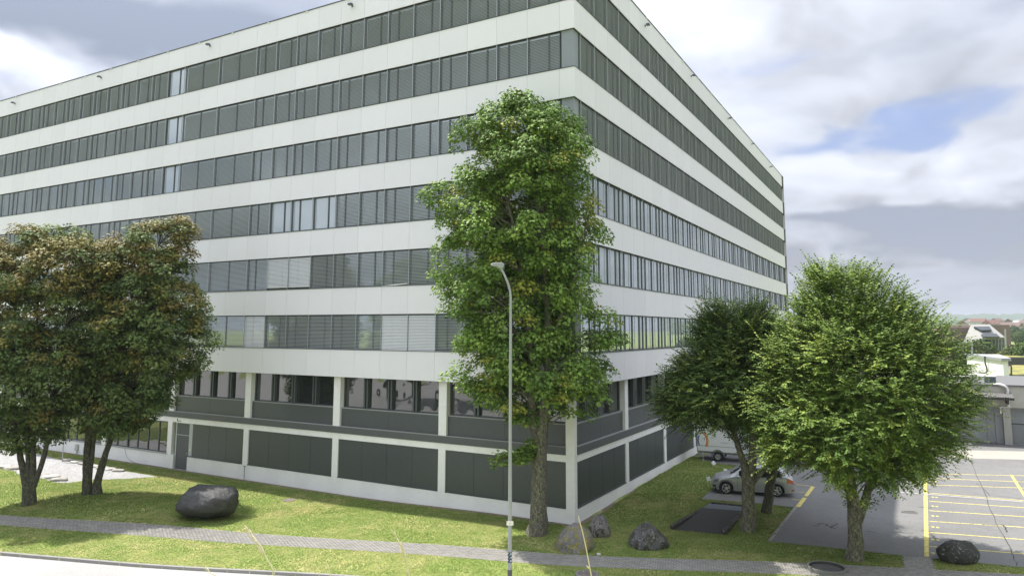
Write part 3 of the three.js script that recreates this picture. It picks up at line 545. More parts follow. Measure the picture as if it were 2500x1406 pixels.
function mapleTree(o) {
  const R = rng(o.seed), t = thing('maple_tree', o.label, 'tree', o.pos, 0, o.group);
  const env = envelope(o.rows, o.depth || 0.9, 0.12), pickY = sampler(env, R), L = new Leaves(), br = [], stems = o.stems.map(denser);
  for (const st of o.stems) mesh(o.stems.length > 1 && st !== o.stems[0] ? 'stem' : 'trunk', limb(st, 12, 0.3, R), o.bark || M.bark, t);
  let made = 0, tries = 0;
  while (made < o.clumps && tries++ < o.clumps * 6) {
    const y = pickY(), a = R() * 6.2832, lob = 0.58 + 0.74 * vn(Math.cos(a) * 1.7 + 9, y * 0.55, Math.sin(a) * 1.7 + o.seed), q = Math.pow(R(), 0.42) * lob;
    const c = env.point(y, a, q); if (o.keep && !o.keep(c)) continue;
    if (vn(c.x * 0.9 + 3, c.y * 0.9, c.z * 0.9 + o.seed) < (o.gap ?? 0.26)) continue;
    made++;
    const rad = lerp(0.38, 0.78, R()) * (o.cr || 1), out = V3(c.x, 0, c.z).sub(V3(env.mid(y).x, 0, env.mid(y).z)).normalize();
    if (made % 3 === 0) { const b = branchTo(stems, c, R); if (b) br.push(b); }
    const tone = o.tone(R, y / o.rows[o.rows.length - 1][0], a), n = Math.round(o.leaves * rad * rad * 2.4);
    for (let k = 0; k < n; k++) {
      const e = rdir(R); if (e.y < -0.25 && R() < 0.7) e.y = -e.y; const rr = rad * (0.55 + 0.5 * R());
      const p = V3(c.x + e.x * rr, c.y + e.y * rr * 0.62 - 0.25 * rr * (e.x * e.x + e.z * e.z), c.z + e.z * rr);
      if (o.keep && !o.keep(p)) continue;
      const nn = V3(e.x * 0.55 + out.x * 0.25, 0.75 + 0.3 * e.y, e.z * 0.55 + out.z * 0.25).addScaledVector(rdir(R), 0.55).normalize();
      let d = V3(e.x + out.x * 0.6, -0.55, e.z + out.z * 0.6).addScaledVector(rdir(R), 0.5); d.addScaledVector(nn, -d.dot(nn)).normalize();
      const s = nn.clone().cross(d), v = 0.72 + 0.56 * R(), w = (R() - 0.5) * 0.16;
      L.maple(p, d, s, nn, o.size * (0.75 + 0.5 * R()), [tone[0] * v * (1 + w), tone[1] * v, tone[2] * v * (1 - w)]);
    }
  }
  if (br.length) mesh('branches', br, o.bark || M.bark, t);
  stuff(mesh('crown', L.geo(), M.leaf, t));
  return t;
}
function hornbeam(o) {
  const R = rng(o.seed), t = thing('hornbeam_tree', o.label, 'tree', o.pos, 0, o.group);
  const env = envelope(o.rows, o.depth || 0.95, 0.35, 0.75), pickY = sampler(env, R), L = new Leaves(), br = [], tw = [], stems = o.stems.map(denser);
  for (const st of o.stems) mesh(st !== o.stems[0] ? 'stem' : 'trunk', limb(st, 12, 0.35, R), o.bark || M.bark, t);
  for (let b = 0; b < o.boughs; b++) {
    const y = pickY(), a = R() * 6.2832, lob = 0.72 + 0.46 * vn(Math.cos(a) * 1.5 + 4, y * 0.6, Math.sin(a) * 1.5 + o.seed), q = Math.pow(R(), 0.38) * lob;
    const c = env.point(y, a, q), mid = env.mid(y); if (o.keep && !o.keep(c)) continue;
    if (vn(c.x * 0.8 + 13, c.y * 0.8, c.z * 0.8 + o.seed) < 0.24) continue;
    const rel = (y - env.y0) / (env.y1 - env.y0), out = V3(c.x - mid.x, 0, c.z - mid.z).normalize();
    const tone = o.tone(R);
    if (b % 9 === 0) { const g = branchTo(stems, c, R, 0.04); if (g) br.push(g); }
    const nt = 4 + Math.floor(R() * 4);
    for (let k = 0; k < nt; k++) {
      const dir = out.clone().multiplyScalar(0.8).add(V3(0, lerp(-0.05, 0.95, rel * rel + 0.25 * R() * (q > 0.75 ? 1 : 0.5)), 0)).addScaledVector(rdir(R), 0.55).normalize();
      let p = c.clone().addScaledVector(rdir(R), 0.3); const len = lerp(0.35, 0.95, R()) * (R() < 0.06 ? 1.5 : 1), nl = Math.round(len / 0.055);
      const p0 = p.clone(); let dd = dir.clone(); const side = V3(0, 1, 0).cross(dir).normalize();
      for (let j = 0; j < nl; j++) {
        dd.y -= 0.018 * (1 - rel); dd.normalize(); p = p.clone().addScaledVector(dd, len / nl); if (o.keep && !o.keep(p)) break;
        const sg = j % 2 ? 1 : -1, d = side.clone().multiplyScalar(sg * 0.85).addScaledVector(dd, 0.7).add(V3(0, -0.15, 0)).addScaledVector(rdir(R), 0.3).normalize();
        let n = V3(0, 1, 0).addScaledVector(out, 0.35).addScaledVector(rdir(R), 0.45); n.addScaledVector(d, -n.dot(d)).normalize();
        const v = 0.75 + 0.5 * R(); L.oval(p, d, n.clone().cross(d), n, o.size * (0.7 + 0.6 * R()), [tone[0] * v, tone[1] * v, tone[2] * v]);
      }
      if (q > 0.7) tw.push([p0, p]);
    }
  }
  if (br.length) mesh('branches', br, o.bark || M.bark, t);
  const tg2 = tw.filter((_, i) => i % 3 === 0).map(([a, b]) => cyl([a.x, a.y, a.z], [b.x, b.y, b.z], 0.009, 0.003, 3)); if (tg2.length) mesh('twigs', tg2, M.barkDark, t);
  stuff(mesh('crown', L.geo(), M.leafSmall, t));
  return t;
}
// outline in photo pixels -> rows in metres about the trunk foot
function rowsOf(base, list) { const k = depthOf(base.x, base.y + 5, base.z) / F; const [bx] = toPx(base.x, base.y, base.z); return list.map(([py, xl, xr]) => { const y = atY(base, py); return [y, (bx - xl) * k, (xr - bx) * k]; }).sort((a, b) => a[0] - b[0]); }
function atY(base, py) { let lo = -2, hi = 40; for (let i = 0; i < 40; i++) { const m = (lo + hi) / 2; if (toPx(base.x, base.y + m, base.z)[1] > py) lo = m; else hi = m; } return lo; }
const offX = (base, px, y) => { const k = depthOf(base.x, base.y + y, base.z) / F; return (px - toPx(base.x, base.y + y, base.z)[0]) * k; };
// stem points given as [photo x, photo y, radius, shift away from the viewer]
function stemOf(base, pts) { return pts.map(([px, py, r, dz = 0]) => { const y = atY(base, py), d = offX(base, px, y); return [RT0.x * d - RT0.z * 0 + FW.x * dz, y, RT0.z * d + FW.z * dz, r]; }); }

const greenTone = R => { const k = R(); return k < 0.08 ? [0.34, 0.36, 0.06] : mixc([0.125, 0.225, 0.04], [0.28, 0.41, 0.08], R()); };
{ // tall maple before the building corner
  const b = onG(1312, 1304);
  const rows = rowsOf(b, [[208, 1262, 1300], [240, 1222, 1340], [290, 1140, 1400], [340, 1098, 1470], [400, 1100, 1478], [470, 1036, 1478], [530, 1040, 1470], [600, 1040, 1530], [650, 1062, 1500], [700, 1046, 1478], [760, 1070, 1500], [800, 1090, 1505], [850, 1080, 1515], [910, 1085, 1540], [960, 1140, 1500], [1000, 1190, 1440], [1030, 1250, 1365]]);
  const keepOut = p => { const X = p.x + b.x, Z = p.z + b.z; return Z > 0.35 || X > 0.35; };
  const shift = 1.3;   // the crown leans away from the facade
  const tree = mapleTree({ seed: 41, pos: [b.x, b.y - 0.05, b.z], label: 'tall slender green maple in front of the building corner', rows, depth: 0.62, clumps: 1100, leaves: 100, size: 0.165, cr: 0.95, gap: 0.36,
    keep: keepOut, tone: greenTone,
    stems: [stemOf(b, [[1310, 1320, 0.62], [1313, 1290, 0.46], [1316, 1230, 0.36], [1318, 1140, 0.34], [1318, 1075, 0.36], [1322, 1040, 0.32], [1330, 980, 0.22, -0.2], [1338, 850, 0.17, -0.4], [1330, 650, 0.13, -0.4], [1310, 450, 0.09, -0.3], [1292, 300, 0.05, -0.2], [1285, 230, 0.02, -0.2]]), stemOf(b, [[1312, 1060, 0.26], [1300, 1020, 0.2], [1298, 900, 0.16, -0.3], [1285, 740, 0.12, -0.6], [1255, 560, 0.08, -0.8], [1215, 420, 0.03, -1]]), stemOf(b, [[1335, 850, 0.12], [1380, 740, 0.09, -0.3], [1420, 600, 0.05, -0.5]])] });
  // low tuft of shoots on the trunk
  const R = rng(8), L = new Leaves(), sh = [];
  for (let k = 0; k < 9; k++) { const f = stemOf(b, [[1300, 1105, 0.02]])[0], e = stemOf(b, [[lerp(1205, 1300, R()), lerp(1062, 1125, R()), 0.01, -0.4 - R() * 0.5]])[0]; sh.push(limb([f, [(f[0] + e[0]) / 2, (f[1] + e[1]) / 2 + 0.15, (f[2] + e[2]) / 2, 0.012], e], 4));
    for (let q = 0; q < 95; q++) { const t = 0.25 + 0.85 * R(), p = V3(lerp(f[0], e[0], t), lerp(f[1], e[1], t), lerp(f[2], e[2], t)).addScaledVector(rdir(R), 0.28), n = V3(0, 1, 0).addScaledVector(rdir(R), 0.6).normalize(); let d = rdir(R); d.y -= 0.4; d.addScaledVector(n, -d.dot(n)).normalize(); const c = greenTone(R); L.maple(p, d, n.clone().cross(d), n, 0.19 * (0.7 + 0.6 * R()), c); } }
  mesh('shoots', sh, M.bark, tree); stuff(mesh('shoot_leaves', L.geo(), M.leaf, tree));
}
const bronzeTone = (R, h) => { const k = R(), up = ss(0.45, 0.95, h); return k < 0.06 + 0.6 * up ? mixc([0.225, 0.175, 0.048], [0.255, 0.235, 0.056], R()) : mixc([0.11, 0.17, 0.05], [0.185, 0.245, 0.065], R()); };
{ // the two several-stemmed maples at the left
  const b1 = onG(225, 1206), b2 = onG(70, 1232);
  mapleTree({ seed: 52, pos: [b1.x, b1.y - 0.05, b1.z], label: 'bronze-tinged maple with two leaning stems beside the dark boulder', group: 'several-stemmed maples on the lawn', rows: rowsOf(b1, [[527, 380, 425], [560, 250, 438], [600, 205, 448], [660, 190, 470], [720, 180, 485], [790, 170, 492], [850, 175, 478], [900, 165, 450], [950, 160, 415], [1000, 150, 400], [1040, 180, 330], [1065, 210, 290]]), depth: 0.8, clumps: 800, leaves: 96, size: 0.165, tone: bronzeTone, bark: M.barkDark, gap: 0.38,
    keep: p => p.z + b1.z > 0.4,
    stems: [stemOf(b1, [[212, 1222, 0.36], [212, 1190, 0.27], [211, 1120, 0.21], [218, 1040, 0.18], [240, 900, 0.14], [270, 740, 0.09], [300, 600, 0.03]]), stemOf(b1, [[236, 1214, 0.3], [236, 1180, 0.22], [252, 1120, 0.17], [276, 1050, 0.14], [310, 930, 0.11], [350, 770, 0.07], [385, 600, 0.02]]), stemOf(b1, [[214, 1190, 0.14], [226, 1090, 0.1], [232, 1000, 0.08], [200, 800, 0.04]])] });
  mapleTree({ seed: 63, pos: [b2.x, b2.y - 0.05, b2.z], label: 'bronze-tinged maple with four dark stems beside the gravel yard', group: 'several-stemmed maples on the lawn', rows: rowsOf(b2, [[545, 90, 130], [565, -30, 165], [600, -80, 230], [660, -110, 240], [740, -120, 240], [820, -110, 230], [900, -100, 225], [960, -90, 190], [1020, -70, 165], [1070, -20, 110], [1105, 20, 50]]), depth: 0.85, clumps: 860, leaves: 96, size: 0.165, tone: bronzeTone, bark: M.barkDark, gap: 0.38,
    stems: [stemOf(b2, [[66, 1246, 0.42], [68, 1215, 0.3], [60, 1170, 0.2], [46, 1100, 0.15], [34, 1000, 0.12], [30, 860, 0.08], [40, 680, 0.03]]), stemOf(b2, [[76, 1235, 0.24], [78, 1180, 0.17], [80, 1080, 0.14], [82, 960, 0.1], [90, 760, 0.06], [100, 600, 0.02]]), stemOf(b2, [[72, 1200, 0.18], [80, 1185, 0.15], [100, 1130, 0.13], [118, 1060, 0.11], [130, 960, 0.08], [165, 760, 0.03]]), stemOf(b2, [[68, 1190, 0.14], [66, 1100, 0.12], [60, 1000, 0.09], [20, 820, 0.05]])] });
}
const hornTone = R => { const k = R(); return k < 0.22 ? mixc([0.26, 0.35, 0.06], [0.34, 0.42, 0.075], R()) : mixc([0.11, 0.19, 0.03], [0.2, 0.29, 0.05], R()); };
const hornTone2 = R => { const k = R(); return k < 0.12 ? mixc([0.2, 0.27, 0.05], [0.28, 0.34, 0.06], R()) : mixc([0.08, 0.145, 0.03], [0.15, 0.225, 0.045], R()); };
{ // hornbeams by the parking lot
  const b = onG(2090, 1366);
  hornbeam({ seed: 74, pos: [b.x, b.y - 0.04, b.z], label: 'broad bright green hornbeam with forked trunk at the parking lot edge', group: 'hornbeams by the parking lot', rows: rowsOf(b, [[632, 2050, 2100], [665, 2020, 2140], [700, 1998, 2195], [745, 1972, 2250], [800, 1940, 2310], [860, 1905, 2345], [920, 1880, 2370], [980, 1850, 2385], [1040, 1840, 2375], [1090, 1850, 2340], [1130, 1870, 2315], [1165, 1930, 2270], [1188, 2000, 2190]]), depth: 0.95, boughs: 3300, size: 0.125, tone: hornTone,
    stems: [stemOf(b, [[2090, 1380, 0.5], [2090, 1355, 0.33], [2089, 1300, 0.26], [2087, 1240, 0.23], [2080, 1190, 0.2], [2075, 1100, 0.16], [2080, 950, 0.13], [2082, 780, 0.06], [2078, 660, 0.02]]), stemOf(b, [[2096, 1270, 0.22], [2106, 1240, 0.17], [2120, 1195, 0.14], [2150, 1080, 0.09], [2190, 940, 0.04]]), stemOf(b, [[2078, 1160, 0.14], [2020, 1060, 0.09], [1960, 960, 0.04]])] });
  { const R = rng(19), L = new Leaves(), tr = scene.children[scene.children.length - 1], tw = [];
    for (const [px, py] of [[2056, 1214], [2062, 1226], [2126, 1205], [2136, 1218], [2130, 1230]]) { const f = stemOf(b, [[px < 2090 ? 2078 : 2106, py + 12, 0.012]])[0], e = stemOf(b, [[px, py, 0.004, -0.25]])[0]; tw.push(limb([f, e], 4)); for (let q = 0; q < 34; q++) { const t = 0.3 + 0.9 * R(), p = V3(lerp(f[0], e[0], t), lerp(f[1], e[1], t), lerp(f[2], e[2], t)).addScaledVector(rdir(R), 0.12), n = V3(0, 1, 0).addScaledVector(rdir(R), 0.7).normalize(); let d = rdir(R); d.addScaledVector(n, -d.dot(n)).normalize(); L.oval(p, d, n.clone().cross(d), n, 0.1 * (0.7 + 0.6 * R()), hornTone2(R)); } }
    mesh('shoots', tw, M.barkDark, tr); stuff(mesh('shoot_leaves', L.geo(), M.leafSmall, tr)); }
  const c = onG(1829, 1296);
  hornbeam({ seed: 85, pos: [c.x, c.y - 0.04, c.z], label: 'darker hornbeam with three forked stems before the silver car', group: 'hornbeams by the parking lot', rows: rowsOf(c, [[728, 1790, 1850], [755, 1745, 1890], [800, 1715, 1925], [850, 1680, 1945], [900, 1640, 1955], [950, 1615, 1960], [990, 1612, 1960], [1020, 1630, 1950], [1045, 1690, 1920], [1070, 1780, 1890]]), depth: 0.85, boughs: 2000, size: 0.125, tone: hornTone2, keep: p => p.x + c.x > 0.5,
    stems: [stemOf(c, [[1830, 1308, 0.46], [1829, 1290, 0.34], [1828, 1230, 0.27], [1827, 1170, 0.25], [1818, 1130, 0.16], [1802, 1085, 0.13], [1790, 1040, 0.1], [1780, 940, 0.06], [1770, 820, 0.02]]), stemOf(c, [[1829, 1180, 0.2], [1836, 1140, 0.17], [1840, 1060, 0.15], [1845, 950, 0.1], [1840, 800, 0.03]]), stemOf(c, [[1832, 1185, 0.15], [1852, 1160, 0.11], [1872, 1135, 0.09], [1900, 1060, 0.05]])] });
  const e = onG(1872, 1252);
  hornbeam({ seed: 96, pos: [e.x, e.y - 0.04, e.z], label: 'hornbeam with one dark leaning trunk behind the forked one', group: 'hornbeams by the parking lot', rows: rowsOf(e, [[760, 1830, 1930], [820, 1790, 1965], [900, 1770, 1985], [980, 1770, 1985], [1050, 1790, 1970], [1100, 1830, 1940], [1130, 1870, 1920]]), depth: 0.8, boughs: 700, size: 0.125, tone: hornTone2, bark: M.barkDark,
    stems: [stemOf(e, [[1873, 1262, 0.3], [1874, 1240, 0.24], [1880, 1190, 0.21], [1888, 1150, 0.19], [1892, 1050, 0.14], [1890, 900, 0.06]])] });
}

// ================================================================ boulders
function boulderGeo(seed, sx, sy, sz, o = {}) {
  let g = new THREE.IcosahedronGeometry(1, 5); const R = rng(seed), p = g.attributes.position, planes = [];
  for (let i = 0; i < (o.cuts ?? 9); i++) planes.push([rdir(R), 0.72 + 0.2 * R()]);
  for (const q of o.planes || []) planes.push([V3(...q[0]).normalize(), q[1]]);
  const v = V3();
  for (let i = 0; i < p.count; i++) {
    v.fromBufferAttribute(p, i).normalize(); const n = v.clone(); let r = o.boxy ? Math.pow(Math.abs(n.x) ** o.boxy + Math.abs(n.y) ** o.boxy + Math.abs(n.z) ** o.boxy, -1 / o.boxy) : 1;
    for (const [d, k] of planes) { const c = v.dot(d); if (c > 0.02) { const t = k / c; const m = 0.025; const h = clamp(0.5 + 0.5 * (r - t) / m); r = lerp(r, t, h) - m * h * (1 - h) * 0.5; } }
    r += 0.1 * (fbm(n.x * 2.2 + seed, n.y * 2.2, n.z * 2.2, 4) - 0.5) + 0.05 * (fbm(n.x * 9 + seed, n.y * 9, n.z * 9, 3) - 0.5) * (o.rough ?? 1);
    p.setXYZ(i, n.x * r * sx, n.y * r * sy, n.z * r * sz);
  }
  if (o.shape) for (let i = 0; i < p.count; i++) { v.fromBufferAttribute(p, i); o.shape(v); p.setXYZ(i, v.x, v.y, v.z); }
  g.computeVertexNormals(); const uvg = muv(g); uvg.computeVertexNormals(); return smooth(uvg);
}
function smooth(g) { // soft normals for a non-indexed mesh, keeping its uv
  const p = g.attributes.position, n = g.attributes.normal, map = new Map(), key = i => `${p.getX(i).toFixed(4)},${p.getY(i).toFixed(4)},${p.getZ(i).toFixed(4)}`;
  for (let i = 0; i < p.count; i++) { const k = key(i), a = map.get(k) || [0, 0, 0]; a[0] += n.getX(i); a[1] += n.getY(i); a[2] += n.getZ(i); map.set(k, a); }
  for (let i = 0; i < p.count; i++) { const a = map.get(key(i)), l = Math.hypot(...a) || 1; n.setXYZ(i, a[0] / l, a[1] / l, a[2] / l); } return g;
}
const mossTex = (seed, base, moss, th) => { const t = tex(512, (u, v) => { const a = pfbm(u, v, 5, 6, seed), b = pfbm(u, v, 70, 3, seed + 1), m = ss(th, th + 0.12, pfbm(u, v, 7, 5, seed + 2)), w = ss(0.68, 0.74, pfbm(u, v, 30, 3, seed + 4)); const k = (0.5 + 0.8 * a) * (0.7 + 0.6 * b); let c = mixc(base.map(q => q * k), moss.map(q => q * (0.6 + 0.8 * b)), m); return mixc(c, [0.42, 0.42, 0.4], w * 0.5); }); t.repeat.set(0.6, 0.6); return t; };
const rockMat = (seed, base, moss, th, bump = 0.05) => std(null, 0.92, { map: mossTex(seed, base, moss, th), bumpMap: rockBump, bumpScale: bump });
{
  const at = (px, py) => { const p = onG(px, py); return [p.x, p.y, p.z]; };
  const M1 = std([0.058, 0.058, 0.060], 0.62, { map: rockTex, bumpMap: rockBump, bumpScale: 0.05 });
  let p = at(490, 1272);
  let o = mesh('boulder', boulderGeo(3, 1.55, 1.0, 1.05, { cuts: 2, rough: 1.5, boxy: 3.2, shape: v => { v.x += 0.28 * v.y; v.y += -0.06 * v.x; }, planes: [[[-0.12, 1, 0.1], 0.7], [[0.5, 0.8, 0.2], 0.78], [[-0.95, 0.2, 0.1], 0.8], [[-0.7, 0.1, 0.7], 0.86], [[1, 0.15, 0.1], 0.8], [[0.7, 0.05, 0.72], 0.72], [[0.1, -0.75, 0.68], 0.62], [[-0.6, -0.7, 0.5], 0.86], [[0.7, -0.72, 0.4], 0.66], [[0, -1, 0], 0.66], [[-0.1, 0.45, 0.9], 0.7], [[0.2, -0.2, 1], 0.74]] }), M1); o.position.set(p[0], p[1] + 0.78, p[2] - 0.2); o.rotation.y = 0.42; o.rotation.z = -0.06; tag(o, 'big smooth dark grey boulder standing alone on the lawn', 'boulder');
  p = at(1396, 1347); o = mesh('boulder', boulderGeo(12, 0.92, 0.86, 0.75, { cuts: 4, boxy: 2.6, rough: 1.6, planes: [[[0.15, 1, 0.25], 0.62], [[-0.75, 0.75, 0.1], 0.66], [[-1, 0.05, 0.2], 0.8], [[1, 0.3, 0.2], 0.74], [[0.2, 0.4, 1], 0.76], [[-0.5, 0.2, 0.9], 0.8], [[0.75, 0.8, 0.1], 0.72]] }), rockMat(120, [0.2, 0.19, 0.17], [0.23, 0.20, 0.06], 0.5)); o.position.set(p[0], p[1] + 0.3, p[2] - 0.35); o.rotation.y = 0.5; tag(o, 'squat grey boulder with yellow moss beside the maple trunk', 'boulder');
  p = at(1458, 1312); o = mesh('boulder', boulderGeo(25, 0.52, 0.72, 0.5, { cuts: 8, planes: [[[-0.7, 0.7, 0.2], 0.7], [[0.8, 0.5, 0.3], 0.8]] }), rockMat(140, [0.22, 0.2, 0.19], [0.06, 0.055, 0.045], 0.56)); o.position.set(p[0], p[1] + 0.26, p[2] - 0.25); o.rotation.y = 0.5; tag(o, 'small pale-topped boulder behind the mossy one', 'boulder');
  p = at(1580, 1338); o = mesh('boulder', boulderGeo(31, 0.9, 0.72, 0.8, { cuts: 7, planes: [[[0.75, 0.75, 0.1], 0.6], [[-0.8, 0.75, 0.15], 0.66], [[0, 0.3, 1], 0.85]] }), rockMat(160, [0.125, 0.125, 0.125], [0.06, 0.055, 0.04], 0.52)); o.position.set(p[0], p[1] + 0.28, p[2] - 0.3); o.rotation.y = 0.5; tag(o, 'peaked dark rough boulder on the grass below the concrete pit', 'boulder');
  p = at(2343, 1374); o = mesh('boulder', boulderGeo(44, 0.78, 0.52, 0.6, { cuts: 6, planes: [[[0, 1, 0], 0.82]] }), rockMat(180, [0.06, 0.058, 0.055], [0.035, 0.037, 0.03], 0.5)); o.position.set(p[0], p[1] + 0.33, p[2] - 0.2); o.rotation.y = 0.55; tag(o, 'rounded dark boulder at the corner of the yellow-lined parking bays', 'boulder');
  p = at(1462, 1356); o = mesh('stone', boulderGeo(51, 0.1, 0.07, 0.07, { cuts: 4 }), std([0.5, 0.48, 0.46], 0.9)); o.position.set(p[0], p[1] + 0.035, p[2]); tag(o, 'small white stone lying by the mossy boulder', 'stone');
  // rough edging stones round the gravel yard
  const slabM = [std([0.40, 0.38, 0.35], 0.9, { map: rockTex, bumpMap: rockBump, bumpScale: 0.04 }), std([0.5, 0.49, 0.46], 0.9, { map: rockTex, bumpMap: rockBump, bumpScale: 0.04 })];
  const far = [[165, 1125], [185, 1130], [204, 1134], [226, 1140], [247, 1144], [266, 1147], [288, 1151]], near = [[8, 1143], [27, 1146], [60, 1156], [100, 1163], [120, 1168], [145, 1174]];
  [...far, ...near].forEach(([x, y], i) => { const q = at(x, y), nr = i >= far.length; o = mesh('edging_stone', boulderGeo(200 + i, nr ? 0.62 : 0.5, nr ? 0.24 : 0.16, nr ? 0.42 : 0.3, { cuts: 8, planes: [[[0, 1, 0], 0.5]] }), slabM[i % 2]); o.position.set(q[0], q[1] + 0.06, q[2]); o.rotation.y = 0.2 + (i * 37 % 10) * 0.06; tag(o, nr ? 'rough flat stone edging the gravel yard by the lawn hump' : 'rough flat stone edging the gravel yard along the building side', 'stone', nr ? 'stones on the lawn side of the gravel' : 'stones on the building side of the gravel'); });
}
// ================================================================ covers, pit, post
{
  const iron = std([0.16, 0.13, 0.12], 0.8, { map: concTex }), conc = std([0.2, 0.195, 0.185], 0.9, { map: concTex });
  const ring = (r0, r1, h0, h1, n = 40) => new THREE.LatheGeometry([[r0, h0], [r0, h1 - 0.01], [r0 + 0.015, h1], [r1 - 0.02, h1], [r1, h1 - 0.02], [r1, h0]].map(p => new THREE.Vector2(...p)), n);
  let p = onG(1433, 1404), t = thing('manhole', 'round brown manhole cover in a concrete ring beside the footpath', 'manhole', [p.x, p.y, p.z]);
  mesh('rim', muv(ring(0.34, 0.46, -0.2, 0.06)), conc, t); mesh('cover', muv(new THREE.CylinderGeometry(0.338, 0.338, 0.05, 40).translate(0, 0.022, 0)), iron, t); mesh('lifting_slot', box(-0.05, 0.05, 0.047, 0.052, -0.02, 0.02), M.crack, t);
  p = onG(2020, 1392); t = thing('concrete_well_ring', 'open round concrete ring set in the grass below the broad hornbeam', 'well ring', [p.x, p.y, p.z]);
  mesh('rim', muv(ring(0.62, 0.7, -0.2, 0.15)), conc, t); mesh('cover', muv(new THREE.CylinderGeometry(0.618, 0.618, 0.06, 40).translate(0, 0.02, 0)), std([0.12, 0.12, 0.115], 0.95, { map: rockTex }), t); mesh('band', muv(ring(0.6, 0.62, 0.05, 0.13)), M.crack, t);
  p = onG(705, 1222); t = mesh('lawn_drain_cover', muv(new THREE.CylinderGeometry(0.36, 0.36, 0.04, 28)), iron); t.position.set(p.x, p.y + 0.015, p.z); tag(t, 'flat rusty drain cover in the lawn near the wall', 'drain cover');
  p = onG(2222, 1252); t = mesh('storm_drain', box(-0.35, 0.35, -0.05, 0.022, -0.2, 0.2), std([0.1, 0.095, 0.09], 0.8, { map: darkTex })); t.position.set(p.x, p.y, p.z); tag(t, 'iron drain grate in the shaded parking asphalt', 'drain');
  // shallow concrete pit with a dark mat
  const a = onG(1642, 1294), b = onG(1768, 1306), c = onG(1826, 1238), d = onG(1733, 1229), e0 = onG(1718, 1241), e1 = onG(1816, 1249);
  const pit = thing('concrete_pit', 'shallow pit with mossy walls and a dark mat floor in the lawn', 'pit');
  const wallQ = (p, q, w, m, nm) => { const L = Math.hypot(q.x - p.x, q.z - p.z), g = muv(new RoundedBoxGeometry(L, 0.34, w, 2, 0.03)); const o = mesh(nm, g, m, pit); o.position.set((p.x + q.x) / 2, hLawn((p.x + q.x) / 2, (p.z + q.z) / 2) - 0.09, (p.z + q.z) / 2); o.rotation.y = Math.atan2(-(q.z - p.z), q.x - p.x); };
  const mossy = rockMat(210, [0.05, 0.045, 0.038], [0.05, 0.045, 0.015], 0.52, 0.03);
  wallQ(a, d, 0.22, mossy, 'side_wall'); wallQ(b, c, 0.26, mossy, 'side_wall'); wallQ(d.clone().add(V3(0.1, 0, 0)), c.clone().add(V3(-0.1, 0, 0)), 0.2, mossy, 'end_wall');
  mesh('mat', drape([GX(a), GX(b), GX(e1), GX(e0)], 0.02, 1), std([0.055, 0.052, 0.05], 0.95, { map: darkTex }), pit);
  mesh('mat_strip', drape([GX(e0), GX(e1), GX(c), GX(d)], 0.024, 1), std([0.13, 0.145, 0.165], 0.8, { map: darkTex }), pit);
}
{ // sign post in the gravel
  const p = onG(150, 1127), t = thing('sign_post', 'slim grey post with a small round sign on the gravel', 'sign post', [p.x, p.y, p.z]);
  mesh('post', cyl([0, -0.3, 0], [0, 3.0, 0], 0.035, 0.035, 10), M.rail, t);
  mesh('sign_plate', muv(new THREE.CylinderGeometry(0.22, 0.22, 0.02, 28).rotateX(Math.PI / 2).translate(0, 2.8, 0.05)), M.white, t);
}
